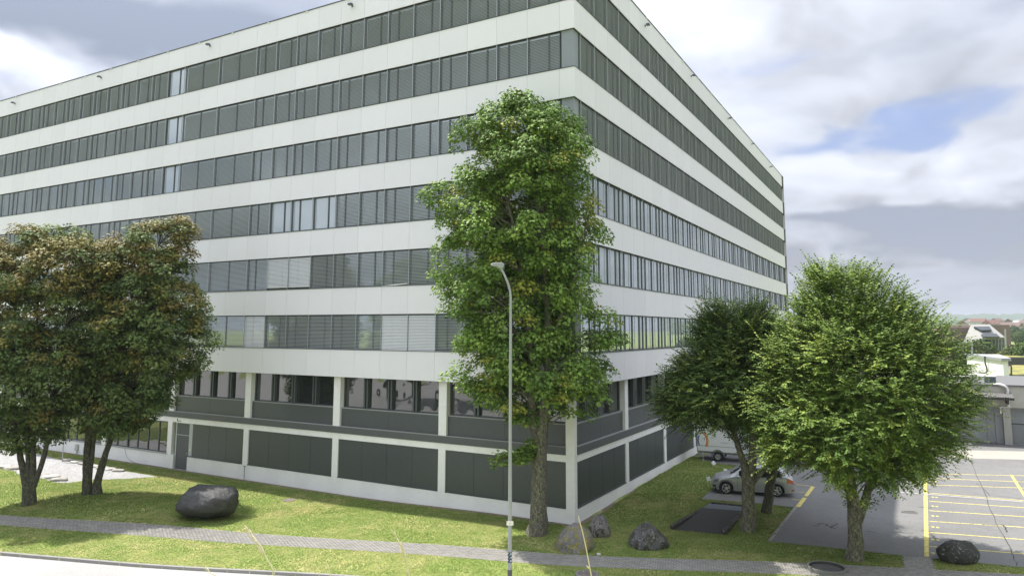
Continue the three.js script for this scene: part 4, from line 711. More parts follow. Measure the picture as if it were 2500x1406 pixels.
// ================================================================ street lamp
{
  const foot = atDepth(1244.5, 1450, 23.6), by = hLawn(foot.x, foot.z), d = 23.6, k = d / F;
  const b = V3(foot.x, by, foot.z), t = thing('street_lamp', 'tall grey street lamp with a bent top and flat head', 'street lamp', [b.x, b.y, b.z]);
  const yy = py => { let lo = -2, hi = 20; for (let i = 0; i < 40; i++) { const m = (lo + hi) / 2; if (toPx(b.x, b.y + m, b.z)[1] > py) lo = m; else hi = m; } return lo; };
  const steel = std([0.36, 0.375, 0.39], 0.45, { metalness: 0.35, map: concTex });
  const off = px => (px - 1246) * k, P = (px, py, r) => { const y = yy(py); return [RT0.x * off(px), y, RT0.z * off(px), r]; };
  mesh('pole', limb([[0, -0.4, 0, 0.075], [0, yy(1390), 0, 0.07], [0, yy(1286), 0, 0.068], [0, yy(1100), 0, 0.058], [0, yy(900), 0, 0.05], P(1246, 760, 0.043), P(1245, 715, 0.04), P(1238, 690, 0.038), P(1228, 668, 0.036), P(1221, 655, 0.035)], 16), steel, t);
  const hp = P(1214, 648, 0), head = new THREE.Group(); head.name = 'lamp_head'; t.add(head); head.position.set(hp[0], hp[1], hp[2]); head.rotation.y = -YAW + 0.25;
  mesh('housing', muv(extrude([[-0.24, 0.02], [-0.22, 0.05], [-0.1, 0.075], [0.12, 0.07], [0.17, 0.03], [0.16, -0.03], [0.12, -0.09], [0.02, -0.075], [-0.03, -0.02], [-0.22, -0.005]], 0.2, 0.02).translate(0, 0, -0.1)), steel, head);
  mesh('lens', box(-0.2, -0.03, -0.012, 0.0, -0.085, 0.085), std([0.55, 0.56, 0.56], 0.3), head);
  // number plate, sticker, dark base sleeve
  const cv = document.createElement('canvas'); cv.width = 128; cv.height = 76; const cx = cv.getContext('2d'); cx.fillStyle = '#e8e4d8'; cx.fillRect(0, 0, 128, 76); cx.fillStyle = '#4a4640'; cx.font = 'bold 40px sans-serif'; cx.textAlign = 'center'; cx.fillText('8', 64, 54); cx.fillRect(14, 16, 6, 10); cx.fillRect(104, 14, 10, 5); cx.fillRect(92, 40, 4, 14);
  const ct = new THREE.CanvasTexture(cv); ct.colorSpace = THREE.SRGBColorSpace;
  const face = -YAW, pl = new THREE.Group(); pl.name = 'number_plate'; pl.rotation.y = face; pl.position.y = yy(1276); t.add(pl);
  mesh('plate', box(-0.115, 0.115, -0.07, 0.07, 0.07, 0.078), std([0.75, 0.73, 0.68], 0.5), pl); const pg = new THREE.PlaneGeometry(0.22, 0.13); pg.translate(0, 0, 0.0795); mesh('print', pg, std(null, 0.5, { map: ct }), pl);
  mesh('clamp', muv(new THREE.CylinderGeometry(0.074, 0.074, 0.04, 18)), M.rail, pl);
  const cs = document.createElement('canvas'); cs.width = 256; cs.height = 192; const c2 = cs.getContext('2d'); c2.fillStyle = '#2c3a50'; c2.fillRect(0, 0, 256, 192); c2.fillStyle = '#dfe4ea'; c2.strokeStyle = '#dfe4ea'; c2.lineWidth = 7;
  for (let r = 0; r < 3; r++) for (let q = 0; q < 3; q++) { const x = 42 + q * 86 + (r % 2) * 8, y = 32 + r * 62; for (let w = 0; w < 6; w++) { const an = w * 1.047 + 0.3; c2.beginPath(); c2.moveTo(x, y); c2.lineTo(x + Math.cos(an) * 20, y + Math.sin(an) * 20); c2.stroke(); } c2.fillRect(x + 28, y - 18, 14, 8); c2.fillRect(x - 36, y + 14, 10, 8); }
  const st = new THREE.CanvasTexture(cs); st.colorSpace = THREE.SRGBColorSpace;
  const y0 = yy(1373), y1 = yy(1347), sg = new THREE.CylinderGeometry(0.0725, 0.0725, y1 - y0, 20, 1, true); sg.translate(0, (y0 + y1) / 2, 0); mesh('sticker', sg, std(null, 0.5, { map: st }), t);
  const ys = yy(1390), sl = new THREE.CylinderGeometry(0.078, 0.082, ys + 0.3, 18); sl.translate(0, (ys - 0.3) / 2, 0); mesh('base_sleeve', sl, std([0.09, 0.09, 0.095], 0.7), t);
}
// ================================================================ car
{
  const fW = onG(1775, 1206), rW = onG(1897, 1213), WB = 2.65, mid = fW.clone().add(rW).multiplyScalar(0.5);
  const dir = V3(fW.x - rW.x, 0, fW.z - rW.z).normalize(), turn = Math.atan2(-dir.z, dir.x);
  // the wheels seen are those on the near side: shift the car's middle half a track away
  const side = V3(-dir.z, 0, dir.x); if (side.dot(V3(CAM.x - mid.x, 0, CAM.z - mid.z)) < 0) side.negate();
  const cpos = mid.clone().addScaledVector(side, -0.74);
  const car = thing('parked_car', 'silver estate car parked behind the forked hornbeam', 'car', [cpos.x, hLawn(cpos.x, cpos.z) + 0.016, cpos.z], turn);
  const paint = new THREE.MeshPhysicalMaterial({ color: rgb(0.40, 0.41, 0.42), metalness: 0.45, roughness: 0.34, clearcoat: 0.8, clearcoatRoughness: 0.08 });
  const black = std([0.02, 0.02, 0.022], 0.6), glassC = new THREE.MeshPhysicalMaterial({ color: rgb(0.02, 0.024, 0.026), roughness: 0.03, ior: 1.9 }), chrome = std([0.6, 0.6, 0.61], 0.22, { metalness: 0.9 });
  const C1 = (arr, x) => { let i = 0; while (i < arr.length - 2 && x > arr[i + 1][0]) i++; const t = clamp((x - arr[i][0]) / (arr[i + 1][0] - arr[i][0])), s = t * t * (3 - 2 * t); return lerp(arr[i][1], arr[i + 1][1], lerp(t, s, 0.35)); };
  const X0 = -2.28, X1 = 2.1, wf = 1.325, wr = -1.325, AR = 0.355;
  const top = [[-2.28, 0.62], [-2.24, 0.95], [-2.16, 1.06], [-2.05, 1.12], [-1.8, 1.34], [-1.5, 1.45], [-0.8, 1.5], [0.1, 1.5], [0.45, 1.44], [1.0, 1.13], [1.15, 1.05], [1.5, 0.97], [1.85, 0.86], [2.02, 0.72], [2.1, 0.52]];
  const belt = [[-2.28, 0.6], [-2.2, 0.86], [-1.9, 0.99], [-1.2, 0.985], [0.6, 0.91], [1.1, 0.9], [1.6, 0.84], [1.9, 0.74], [2.1, 0.5]];
  const wid = [[-2.28, 0.6], [-2.18, 0.78], [-1.9, 0.86], [-1.2, 0.885], [0, 0.89], [1.2, 0.88], [1.7, 0.82], [1.95, 0.7], [2.1, 0.48]];
  const bot = x => { let b = 0.2 + 0.1 * ss(1.7, 2.1, x) + 0.1 * ss(-1.9, -2.28, x); for (const c of [wf, wr]) { const d = Math.abs(x - c); if (d < AR + 0.02) b = Math.max(b, 0.31 + Math.sqrt(Math.max(0, (AR + 0.02) ** 2 - d * d)) - 0.0); } return b; };
  const S = (x, v) => { // v 0 sill .. 0.42 waist .. 0.6 belt .. 0.9 roof edge .. 1 centre line
    const w = C1(wid, x), t = C1(top, x), b = C1(belt, x), lo = Math.min(bot(x), b - 0.02), cab = clamp((t - b) / 0.5), re = w * lerp(0.86, 0.66, cab), ye = lerp(b + 0.01, t - 0.06, ss(0, 0.25, cab));
    if (v < 0.42) { const q = v / 0.42; return [w * (0.955 + 0.045 * Math.sin(q * 1.57)), lerp(lo, lerp(lo, b, 0.55), q)]; }
    if (v < 0.6) { const q = (v - 0.42) / 0.18; return [w * (1 - 0.035 * q * q), lerp(lerp(lo, b, 0.55), b, q)]; }
    if (v < 0.9) { const q = (v - 0.6) / 0.3; return [lerp(w * 0.965, re, q), lerp(b, ye, q)]; }
    const q = (v - 0.9) / 0.1; return [re * Math.cos(q * 1.5708), ye + (t - ye) * Math.sin(q * 1.5708)];
  };
  const VS = [0, 0.1, 0.2, 0.3, 0.42, 0.48, 0.54, 0.6, 0.66, 0.75, 0.84, 0.9, 0.92, 0.94, 0.96, 0.98, 1];
  const patch = (x0, x1, nx, vs, off = 0, both = true) => { const gs = []; for (const sg of both ? [1, -1] : [1]) { const pos = [], idx = []; for (let i = 0; i <= nx; i++) { const x = lerp(x0, x1, i / nx); for (const v of vs) { const [w, y] = S(typeof v === 'function' ? x : x, typeof v === 'function' ? v(x) : v); const nrm = v >= 0.9 ? [0.2, 1] : v >= 0.6 ? [0.9, 0.35] : [1, 0.05]; pos.push(x, y + nrm[1] * off, sg * (w + nrm[0] * off)); } } const m = vs.length; for (let i = 0; i < nx; i++) for (let j = 0; j < m - 1; j++) { const a = i * m + j, b = a + m; if (sg > 0) idx.push(a, b, a + 1, a + 1, b, b + 1); else idx.push(a, a + 1, b, a + 1, b + 1, b); } const g = new THREE.BufferGeometry(); g.setAttribute('position', new THREE.Float32BufferAttribute(pos, 3)); g.setIndex(idx); g.computeVertexNormals(); gs.push(g.toNonIndexed()); } return merge(gs); };
  const cap = x => { const pts = []; for (const v of VS) { const [w, y] = S(x, v); pts.push([w, y]); } const pos = []; for (let i = 0; i < pts.length - 1; i++) pos.push(x, pts[i][1], pts[i][0], x, pts[i + 1][1], pts[i + 1][0], x, pts[i][1], -pts[i][0], x, pts[i + 1][1], pts[i + 1][0], x, pts[i + 1][1], -pts[i + 1][0], x, pts[i][1], -pts[i][0]); const g = new THREE.BufferGeometry(); g.setAttribute('position', new THREE.Float32BufferAttribute(pos, 3)); g.computeVertexNormals(); return g; };
  mesh('body', merge([patch(X0, X1, 110, VS), cap(X0), cap(X1)]), paint, car);
  mesh('underbody', box(-2.0, 1.9, 0.19, 0.75, -0.72, 0.72), black, car);
  for (const [a, b] of [[-1.62, -1.02], [-0.94, -0.2], [-0.12, 0.62]]) mesh('side_window', patch(a, b, 10, [0.625, 0.7, 0.78, 0.86], 0.007), glassC, car);
  mesh('windscreen', patch(0.47, 1.06, 8, [0.905, 0.94, 0.97, 1], 0.008), glassC, car);
  mesh('rear_window', patch(-2.02, -1.72, 6, [0.905, 0.94, 0.97, 1], 0.008), glassC, car);
  mesh('window_trim', patch(-1.66, 0.72, 20, [0.603, 0.618], 0.009), chrome, car);
  mesh('sill_trim', patch(-0.9, 0.9, 10, [0.0, 0.06], 0.012), std([0.45, 0.46, 0.47], 0.4, { metalness: 0.4 }), car);
  for (const x of [-0.98, -0.16, 0.72]) mesh('door_seam', patch(x - 0.006, x + 0.006, 1, [0.06, 0.2, 0.42, 0.55, 0.6], 0.004), black, car);
  for (const x of [-0.8, 0.05]) mesh('door_handle', merge([box(x - 0.09, x + 0.09, 0.83, 0.855, 0.885, 0.905), box(x - 0.09, x + 0.09, 0.83, 0.855, -0.905, -0.885)]), paint, car);
  mesh('headlight', patch(1.55, 1.96, 6, [0.5, 0.56, 0.61], 0.01), new THREE.MeshPhysicalMaterial({ color: rgb(0.35, 0.36, 0.37), roughness: 0.08, clearcoat: 1, metalness: 0.5 }), car);
  mesh('fog_light', patch(1.88, 2.02, 4, [0.14, 0.22, 0.3], 0.01), black, car);
  mesh('tail_light', patch(-2.24, -1.86, 6, [0.48, 0.54, 0.6], 0.01), new THREE.MeshPhysicalMaterial({ color: rgb(0.4, 0.008, 0.012), roughness: 0.15, clearcoat: 1 }), car);
  mesh('reflector', patch(-2.2, -2.08, 3, [0.08, 0.16], 0.01), std([0.3, 0.02, 0.02], 0.3), car);
  mesh('number_plate', box(X0 - 0.02, X0 - 0.005, 0.6, 0.7, -0.26, 0.26), M.white, car);
  for (const sg of [1, -1]) mesh('mirror', rbox(0.56, 0.74, 0.9, 1.02, sg > 0 ? 0.86 : -1.04, sg > 0 ? 1.04 : -0.86, 0.04), paint, car);
  for (const sg of [1, -1]) mesh('roof_rail', limb([[-1.5, 1.43, sg * 0.56, 0.012], [-1.3, 1.49, sg * 0.57, 0.016], [-0.4, 1.52, sg * 0.58, 0.016], [0.25, 1.49, sg * 0.57, 0.012]], 6), chrome, car);
  for (const c of [wf, wr]) mesh('wheel_arch', merge([1, -1].map(sg => { const g = new THREE.TorusGeometry(AR + 0.01, 0.022, 6, 24, Math.PI); g.translate(c, 0.31, sg * 0.868); return g.toNonIndexed(); })), black, car);
  for (const c of [wf, wr]) for (const sg of [1, -1]) {
    const w = new THREE.Group(); w.name = 'wheel'; w.position.set(c, 0.315, sg * 0.765); car.add(w); if (sg < 0) w.rotation.y = Math.PI;
    mesh('tyre', new THREE.LatheGeometry([[0.215, -0.09], [0.28, -0.105], [0.307, -0.085], [0.315, -0.04], [0.315, 0.04], [0.307, 0.085], [0.28, 0.105], [0.215, 0.09]].map(p => new THREE.Vector2(...p)), 36).rotateX(Math.PI / 2), std([0.025, 0.025, 0.026], 0.85), w);
    const sp = [new THREE.TorusGeometry(0.212, 0.016, 8, 36).translate(0, 0, 0.085).toNonIndexed(), cyl([0, 0, 0.03], [0, 0, 0.09], 0.05, 0.045, 16)];
    for (let k = 0; k < 5; k++) for (const e of [-0.13, 0.13]) { const an = k * 1.2566 + e + 0.3, bn = k * 1.2566 + e * 1.6 + 0.3; sp.push(limb([[Math.cos(an) * 0.035, Math.sin(an) * 0.035, 0.075, 0.02], [Math.cos(bn) * 0.215, Math.sin(bn) * 0.215, 0.08, 0.016]], 5)); }
    mesh('rim', sp.map(g => { if (!g.attributes.uv) return g; return g; }), chrome, w); mesh('brake_disc', cyl([0, 0, -0.02], [0, 0, 0.0], 0.2, 0.2, 28), std([0.06, 0.06, 0.06], 0.5, { metalness: 0.6 }), w);
  }
}
// ================================================================ box trailer
{
  const wpos = onG(1752, 1127), L = 3.85, Bw = 1.8, x0 = -1.42, x1 = x0 + L;
  const t = thing('box_trailer', 'white box trailer with a coloured ring logo beside the building', 'trailer', [wpos.x, hLawn(wpos.x, wpos.z) + 0.016, wpos.z - 0.95], 0.06);
  const white = std([0.78, 0.79, 0.79], 0.45), grey = std([0.18, 0.17, 0.17], 0.6), alu = std([0.4, 0.4, 0.41], 0.4, { metalness: 0.6 });
  mesh('box', rbox(x0, x1, 0.62, 2.66, -Bw / 2, Bw / 2, 0.03), white, t);
  mesh('corner_post', merge([box(x0 - 0.012, x0 + 0.05, 0.6, 2.66, Bw / 2 - 0.05, Bw / 2 + 0.014), box(x1 - 0.03, x1 + 0.012, 0.6, 2.66, Bw / 2 - 0.05, Bw / 2 + 0.014)]), alu, t);
  mesh('side_rail', box(x0 + 0.05, x1 - 0.03, 0.98, 1.0, Bw / 2, Bw / 2 + 0.012), grey, t);
  mesh('chassis', merge([box(x0, x1, 0.5, 0.618, -Bw / 2 + 0.02, Bw / 2 - 0.02)]), grey, t);
  mesh('tow_bar', merge([limb([[x1, 0.5, 0.6, 0.04], [x1 + 1.2, 0.46, 0, 0.04]], 6), limb([[x1, 0.5, -0.6, 0.04], [x1 + 1.2, 0.46, 0, 0.04]], 6), cyl([x1 + 1.1, 0.46, 0], [x1 + 1.55, 0.46, 0], 0.05, 0.04, 8), cyl([x1 + 1.0, 0.1, 0.1], [x1 + 1.0, 0.8, 0.1], 0.025, 0.025, 8)]), alu, t);
  mesh('jockey_wheel', new THREE.TorusGeometry(0.08, 0.035, 6, 16).translate(x1 + 1.0, 0.115, 0.1), grey, t);
  for (const sg of [1, -1]) {
    const w = new THREE.Group(); w.name = 'wheel'; w.position.set(0, 0.33, sg * (Bw / 2 - 0.02)); if (sg < 0) w.rotation.y = Math.PI; t.add(w);
    mesh('tyre', new THREE.LatheGeometry([[0.2, -0.09], [0.29, -0.1], [0.325, -0.07], [0.33, 0], [0.325, 0.07], [0.29, 0.1], [0.2, 0.09]].map(p => new THREE.Vector2(...p)), 32).rotateX(Math.PI / 2), std([0.025, 0.025, 0.026], 0.85), w);
    mesh('rim', new THREE.LatheGeometry([[0, 0.06], [0.06, 0.06], [0.07, 0.04], [0.13, 0.05], [0.19, 0.03], [0.205, 0.09], [0.21, 0.03]].map(p => new THREE.Vector2(...p)), 32).rotateX(Math.PI / 2), alu, w);
    const f = new THREE.Shape(); f.absarc(0, 0, 0.44, 0, Math.PI, false); f.absarc(0, 0, 0.39, Math.PI, 0, true); const fg = new THREE.ExtrudeGeometry(f, { depth: 0.26, bevelEnabled: false, curveSegments: 16 }); fg.translate(0, 0.02, -0.12); mesh('fender', muv(fg), grey, w);
  }
  for (const x of [x0 + 0.12, x1 - 0.35]) mesh('marker_lamp', box(x, x + 0.08, 0.54, 0.59, Bw / 2 - 0.01, Bw / 2 + 0.01), std([0.6, 0.2, 0.03], 0.4), t);
  // ring logo and web address printed on the side
  const ringG = (cx, cy, r, w, a0, a1, z, sy = 1.25) => { const s = new THREE.Shape(); s.absarc(0, 0, r, a0, a1, false); s.absarc(0, 0, r - w, a1, a0, true); const g = new THREE.ShapeGeometry(s, 30); g.scale(1, sy, 1); g.translate(cx, cy, Bw / 2 + z); return g; };
  const logo = new THREE.Group(); logo.name = 'ring_logo'; t.add(logo); const lx = x0 + 0.22;
  mesh('orange_arc', ringG(lx + 0.02, 1.33, 0.5, 0.09, -0.72, 1.45, 0.006), std([0.62, 0.17, 0.05], 0.5), logo);
  mesh('yellow_arc', ringG(lx + 0.03, 1.33, 0.56, 0.06, -0.62, 0.75, 0.005), std([0.7, 0.45, 0.06], 0.5), logo);
  mesh('blue_arc', ringG(lx + 0.35, 1.33, 0.52, 0.08, 2.5, 3.75, 0.007), std([0.05, 0.1, 0.32], 0.5), logo); mesh('blue_arc', ringG(lx + 0.3, 1.4, 0.56, 0.05, 1.5, 2.3, 0.0045), std([0.08, 0.14, 0.36], 0.5), logo);
  const cv = document.createElement('canvas'); cv.width = 512; cv.height = 64; const c = cv.getContext('2d'); c.fillStyle = '#dfe1e2'; c.fillRect(0, 0, 512, 64); c.fillStyle = '#6a7078'; c.font = '44px sans-serif'; c.fillText('www.gibsv.ch', 40, 46); const tx = new THREE.CanvasTexture(cv); tx.colorSpace = THREE.SRGBColorSpace;
  const pg = new THREE.PlaneGeometry(1.0, 0.125); pg.translate(x0 + 2.05, 1.27, Bw / 2 + 0.006); mesh('web_address', pg, std(null, 0.45, { map: tx }), t);
}
// ================================================================ little bay signs on the lawn, stand pipe
{
  const redM = std([0.5, 0.1, 0.1], 0.5);
  const one = (px, py, gx, gy, lab, turn) => {
    const g = onG(gx, gy), k = depthOf(g.x, g.y, g.z) / F, h = (gy - py) * k + 0.05, t = thing('bay_sign', lab, 'sign', [g.x, g.y, g.z], 0.5, 'white bay number signs on the lawn');
    mesh('leg', cyl([-0.09, -0.1, 0], [-0.09 - 0.1, h, 0], 0.012, 0.012, 6), M.white, t); mesh('leg', cyl([0.09, -0.1, 0], [0.09 - 0.1, h, 0], 0.012, 0.012, 6), M.white, t);
    const p = mesh('plate', merge([box(-0.11, 0.11, -0.12, 0.12, 0.015, 0.03)]), M.white, t); p.position.set(-0.1, h, 0); p.rotation.z = turn; p.rotation.x = -0.35; const e = mesh('red_edge', box(-0.11, 0.11, -0.14, -0.122, 0.015, 0.03), redM, t); e.position.copy(p.position); e.rotation.copy(p.rotation); return t;
  };
  one(1726, 1172, 1735, 1190, 'white bay sign on two legs at the lawn edge before the car bonnet', 0.2);
  one(1771, 1152, 1776, 1164, 'white bay sign showing above the car bonnet', -0.1);
  one(1743, 1133, 1747, 1142, 'white bay sign standing askew on the lawn below the trailer', 0.75);
  const p = onG(1717, 1127), t = thing('stand_pipe', 'thin grey stand pipe with a tap at the lawn edge by the trailer', 'stand pipe', [p.x, p.y, p.z]);
  mesh('pipe', cyl([0, -0.2, 0], [0, 0.62, 0], 0.03, 0.03, 8), M.rail, t); mesh('tap', merge([box(-0.07, 0.07, 0.5, 0.56, -0.02, 0.06), cyl([0, 0.62, 0], [0, 0.68, 0], 0.012, 0.012, 6)]), M.rail, t);
}

// ================================================================ garage building at the back of the parking lot
const cGrey = std([0.42, 0.41, 0.38], 0.85, { map: concTex }), cBeige = std([0.46, 0.45, 0.40], 0.85, { map: concTex });
{
  const gz = onG(2400, 1083).z, gy = hLawn(20, gz), k = px => onZ(px, 1083, gz).x, Y = py => onZ(2420, py, gz).y - gy;
  const X0 = k(2040), XE = k(2800), g = thing('garage_building', 'low beige garage block with grey sliding doors and canopy', 'building', [0, gy, gz]);
  const yT = Y(942), yD = Y(993), doorM = std([0.27, 0.28, 0.29], 0.6), doorB = std([0.30, 0.31, 0.325], 0.6);
  mesh('wall', box(X0, XE, yD, yT, -14, 0), cBeige, g);
  mesh('rear_wall', box(X0, XE, -0.3, yD, -14, -0.7), cGrey, g);
  mesh('roof_edge', box(X0 - 0.1, XE, yT, yT + 0.12, -14, 0.08), std([0.14, 0.14, 0.14], 0.7), g);
  const p0 = k(2456), p1 = k(2475);
  mesh('pillar', box(p0, p1, -0.2, yD, -0.7, 0.03), cGrey, g);
  mesh('pillar', box(k(2240), k(2262), -0.2, yD, -0.7, 0.03), cGrey, g);
  const dl = k(2262), n = 10; for (let i = 0; i < n; i++) mesh('door_panel', box(lerp(dl, p0, i / n) + 0.015, lerp(dl, p0, (i + 1) / n) - 0.015, 0.03, yD - 0.02, -0.45, -0.4), i % 3 ? doorM : doorB, g);
  const wd = new THREE.Group(); wd.name = 'wicket_door'; g.add(wd); mesh('leaf', box(k(2352), k(2398), 0.1, Y(1013), -0.398, -0.37), doorB, wd); mesh('handle', box(k(2395), k(2397), 1.0, 1.15, -0.37, -0.34), M.rail, wd); mesh('notice', box(k(2388), k(2392), 1.9, 2.1, -0.37, -0.365), M.white, wd);
  for (let i = 0; i < 26; i++) { const y0 = 0.03 + i * (yD - 0.05) / 26; mesh('shutter_slat', box(p1, k(2640), y0, y0 + (yD - 0.05) / 26 - 0.02, -0.5, -0.45), i === 14 ? M.frame : i < 14 ? doorM : doorB, g); }
  mesh('canopy', (() => { const pos = []; const a = k(2310), b = k(2482), y = Y(962), N = 60; for (let i = 0; i < N; i++) { const x0 = lerp(a, b, i / N), x1 = lerp(a, b, (i + 1) / N), h0 = i % 2 ? 0.03 : 0, h1 = i % 2 ? 0 : 0.03; pos.push(x0, y + h0 - 0.12, 1.5, x1, y + h1 - 0.12, 1.5, x1, y + h1 + 0.12, 0.0, x0, y + h0 - 0.12, 1.5, x1, y + h1 + 0.12, 0.0, x0, y + h0 + 0.12, 0.0); } const q = new THREE.BufferGeometry(); q.setAttribute('position', new THREE.Float32BufferAttribute(pos, 3)); q.computeVertexNormals(); return muv(q); })(), std([0.12, 0.115, 0.11], 0.7), g);
  mesh('canopy_beam', box(k(2310), k(2482), Y(972), Y(967), 1.36, 1.46), std([0.05, 0.05, 0.05], 0.8), g);
  for (const px of [2400, 2464]) mesh('canopy_bracket', box(k(px), k(px) + 0.14, Y(982), Y(966), 0.005, 1.4), std([0.05, 0.05, 0.05], 0.8), g);
  mesh('downpipe', limb([[k(2440), Y(939), -0.4, 0.1], [k(2455), Y(938), 0.12, 0.1], [k(2470), Y(945), 0.15, 0.1], [k(2471), Y(965), 0.15, 0.1], [k(2471), Y(990), 0.15, 0.1]], 10), M.white, g);
  mesh('downpipe', merge([box(k(2449), k(2478), Y(993), Y(991), 0.032, 0.1), cyl([k(2451), Y(1008), 0.1], [k(2451), Y(991), 0.1], 0.07, 0.07, 8)]), M.white, g);
  // air conditioner and pipe run on the flat roof
  const ac = thing('air_conditioner', 'white air conditioning unit on the garage roof', 'air conditioner', [k(2429), gy + yT + 0.12, gz - 1.2]);
  mesh('housing', rbox(-0.7, 0.55, 0, 0.62, -0.4, 0.4, 0.04), M.white, ac); mesh('grille', box(-0.28, 0.5, 0.08, 0.54, 0.402, 0.415), std([0.08, 0.1, 0.12], 0.6), ac);
  const pr = mesh('roof_pipe', limb([[k(2330), yT + 0.5, -1.0, 0.16], [k(2370), yT + 0.5, -1.0, 0.16], [k(2413), yT + 0.5, -1.0, 0.16]], 10), M.white, g);
  // white rooftop house behind with a sloping roof edge
  const d2 = 82, A = atDepth(2360, 850, d2 + 16), B2 = atDepth(2450, 881, d2), C2 = atDepth(2463, 881, d2 - 0.2), yb = 0;
  const h = thing('rooftop_house', 'white rendered rooftop structure with grey roof edge above the garage', 'building');
  const yTop = B2.y; const prism = (P, y0, y1) => { const s = P.map(p => [p.x, -p.z]); const q = extrude(s, y1 - y0); q.rotateX(-Math.PI / 2); q.translate(0, y0, 0); return q; };
  const off = V3(-6, 0, -1.5), A2 = A.clone().add(off), E2 = C2.clone().add(V3(0.3, 0, -16));
  mesh('wall', prism([A, B2, C2, E2], yb, yTop), std([0.80, 0.80, 0.80], 0.8), h); mesh('roof', prism([A.clone().add(V3(-0.2, 0, 0.2)), B2.clone().add(V3(-0.15, 0, 0.35)), C2.clone().add(V3(0.3, 0, 0.2)), E2.clone().add(V3(0.3, 0, 0))], yTop, yTop + 0.3), std([0.3, 0.31, 0.33], 0.7), h);
  const pv = (px, py, d) => { const p = atDepth(px, py, d); return [p.x, p.y, p.z, 0.09]; };
  mesh('vent_pipe', limb([pv(2406, 870, d2 + 6), pv(2407, 886, d2 + 6), pv(2411, 900, d2 + 6), pv(2411, 908, d2 + 6), pv(2392, 910, d2 + 8)], 8), M.frame, h);
  mesh('flue', limb([pv(2465, 891, d2 - 0.3), pv(2470, 893, d2 - 0.3), pv(2471, 910, d2 - 0.3), pv(2471, 930, d2 - 0.3)], 8), M.frame, h);
  mesh('mast', limb([pv(2375, 838, d2 + 12), pv(2375, 866, d2 + 12)], 6), M.rail, h);
}
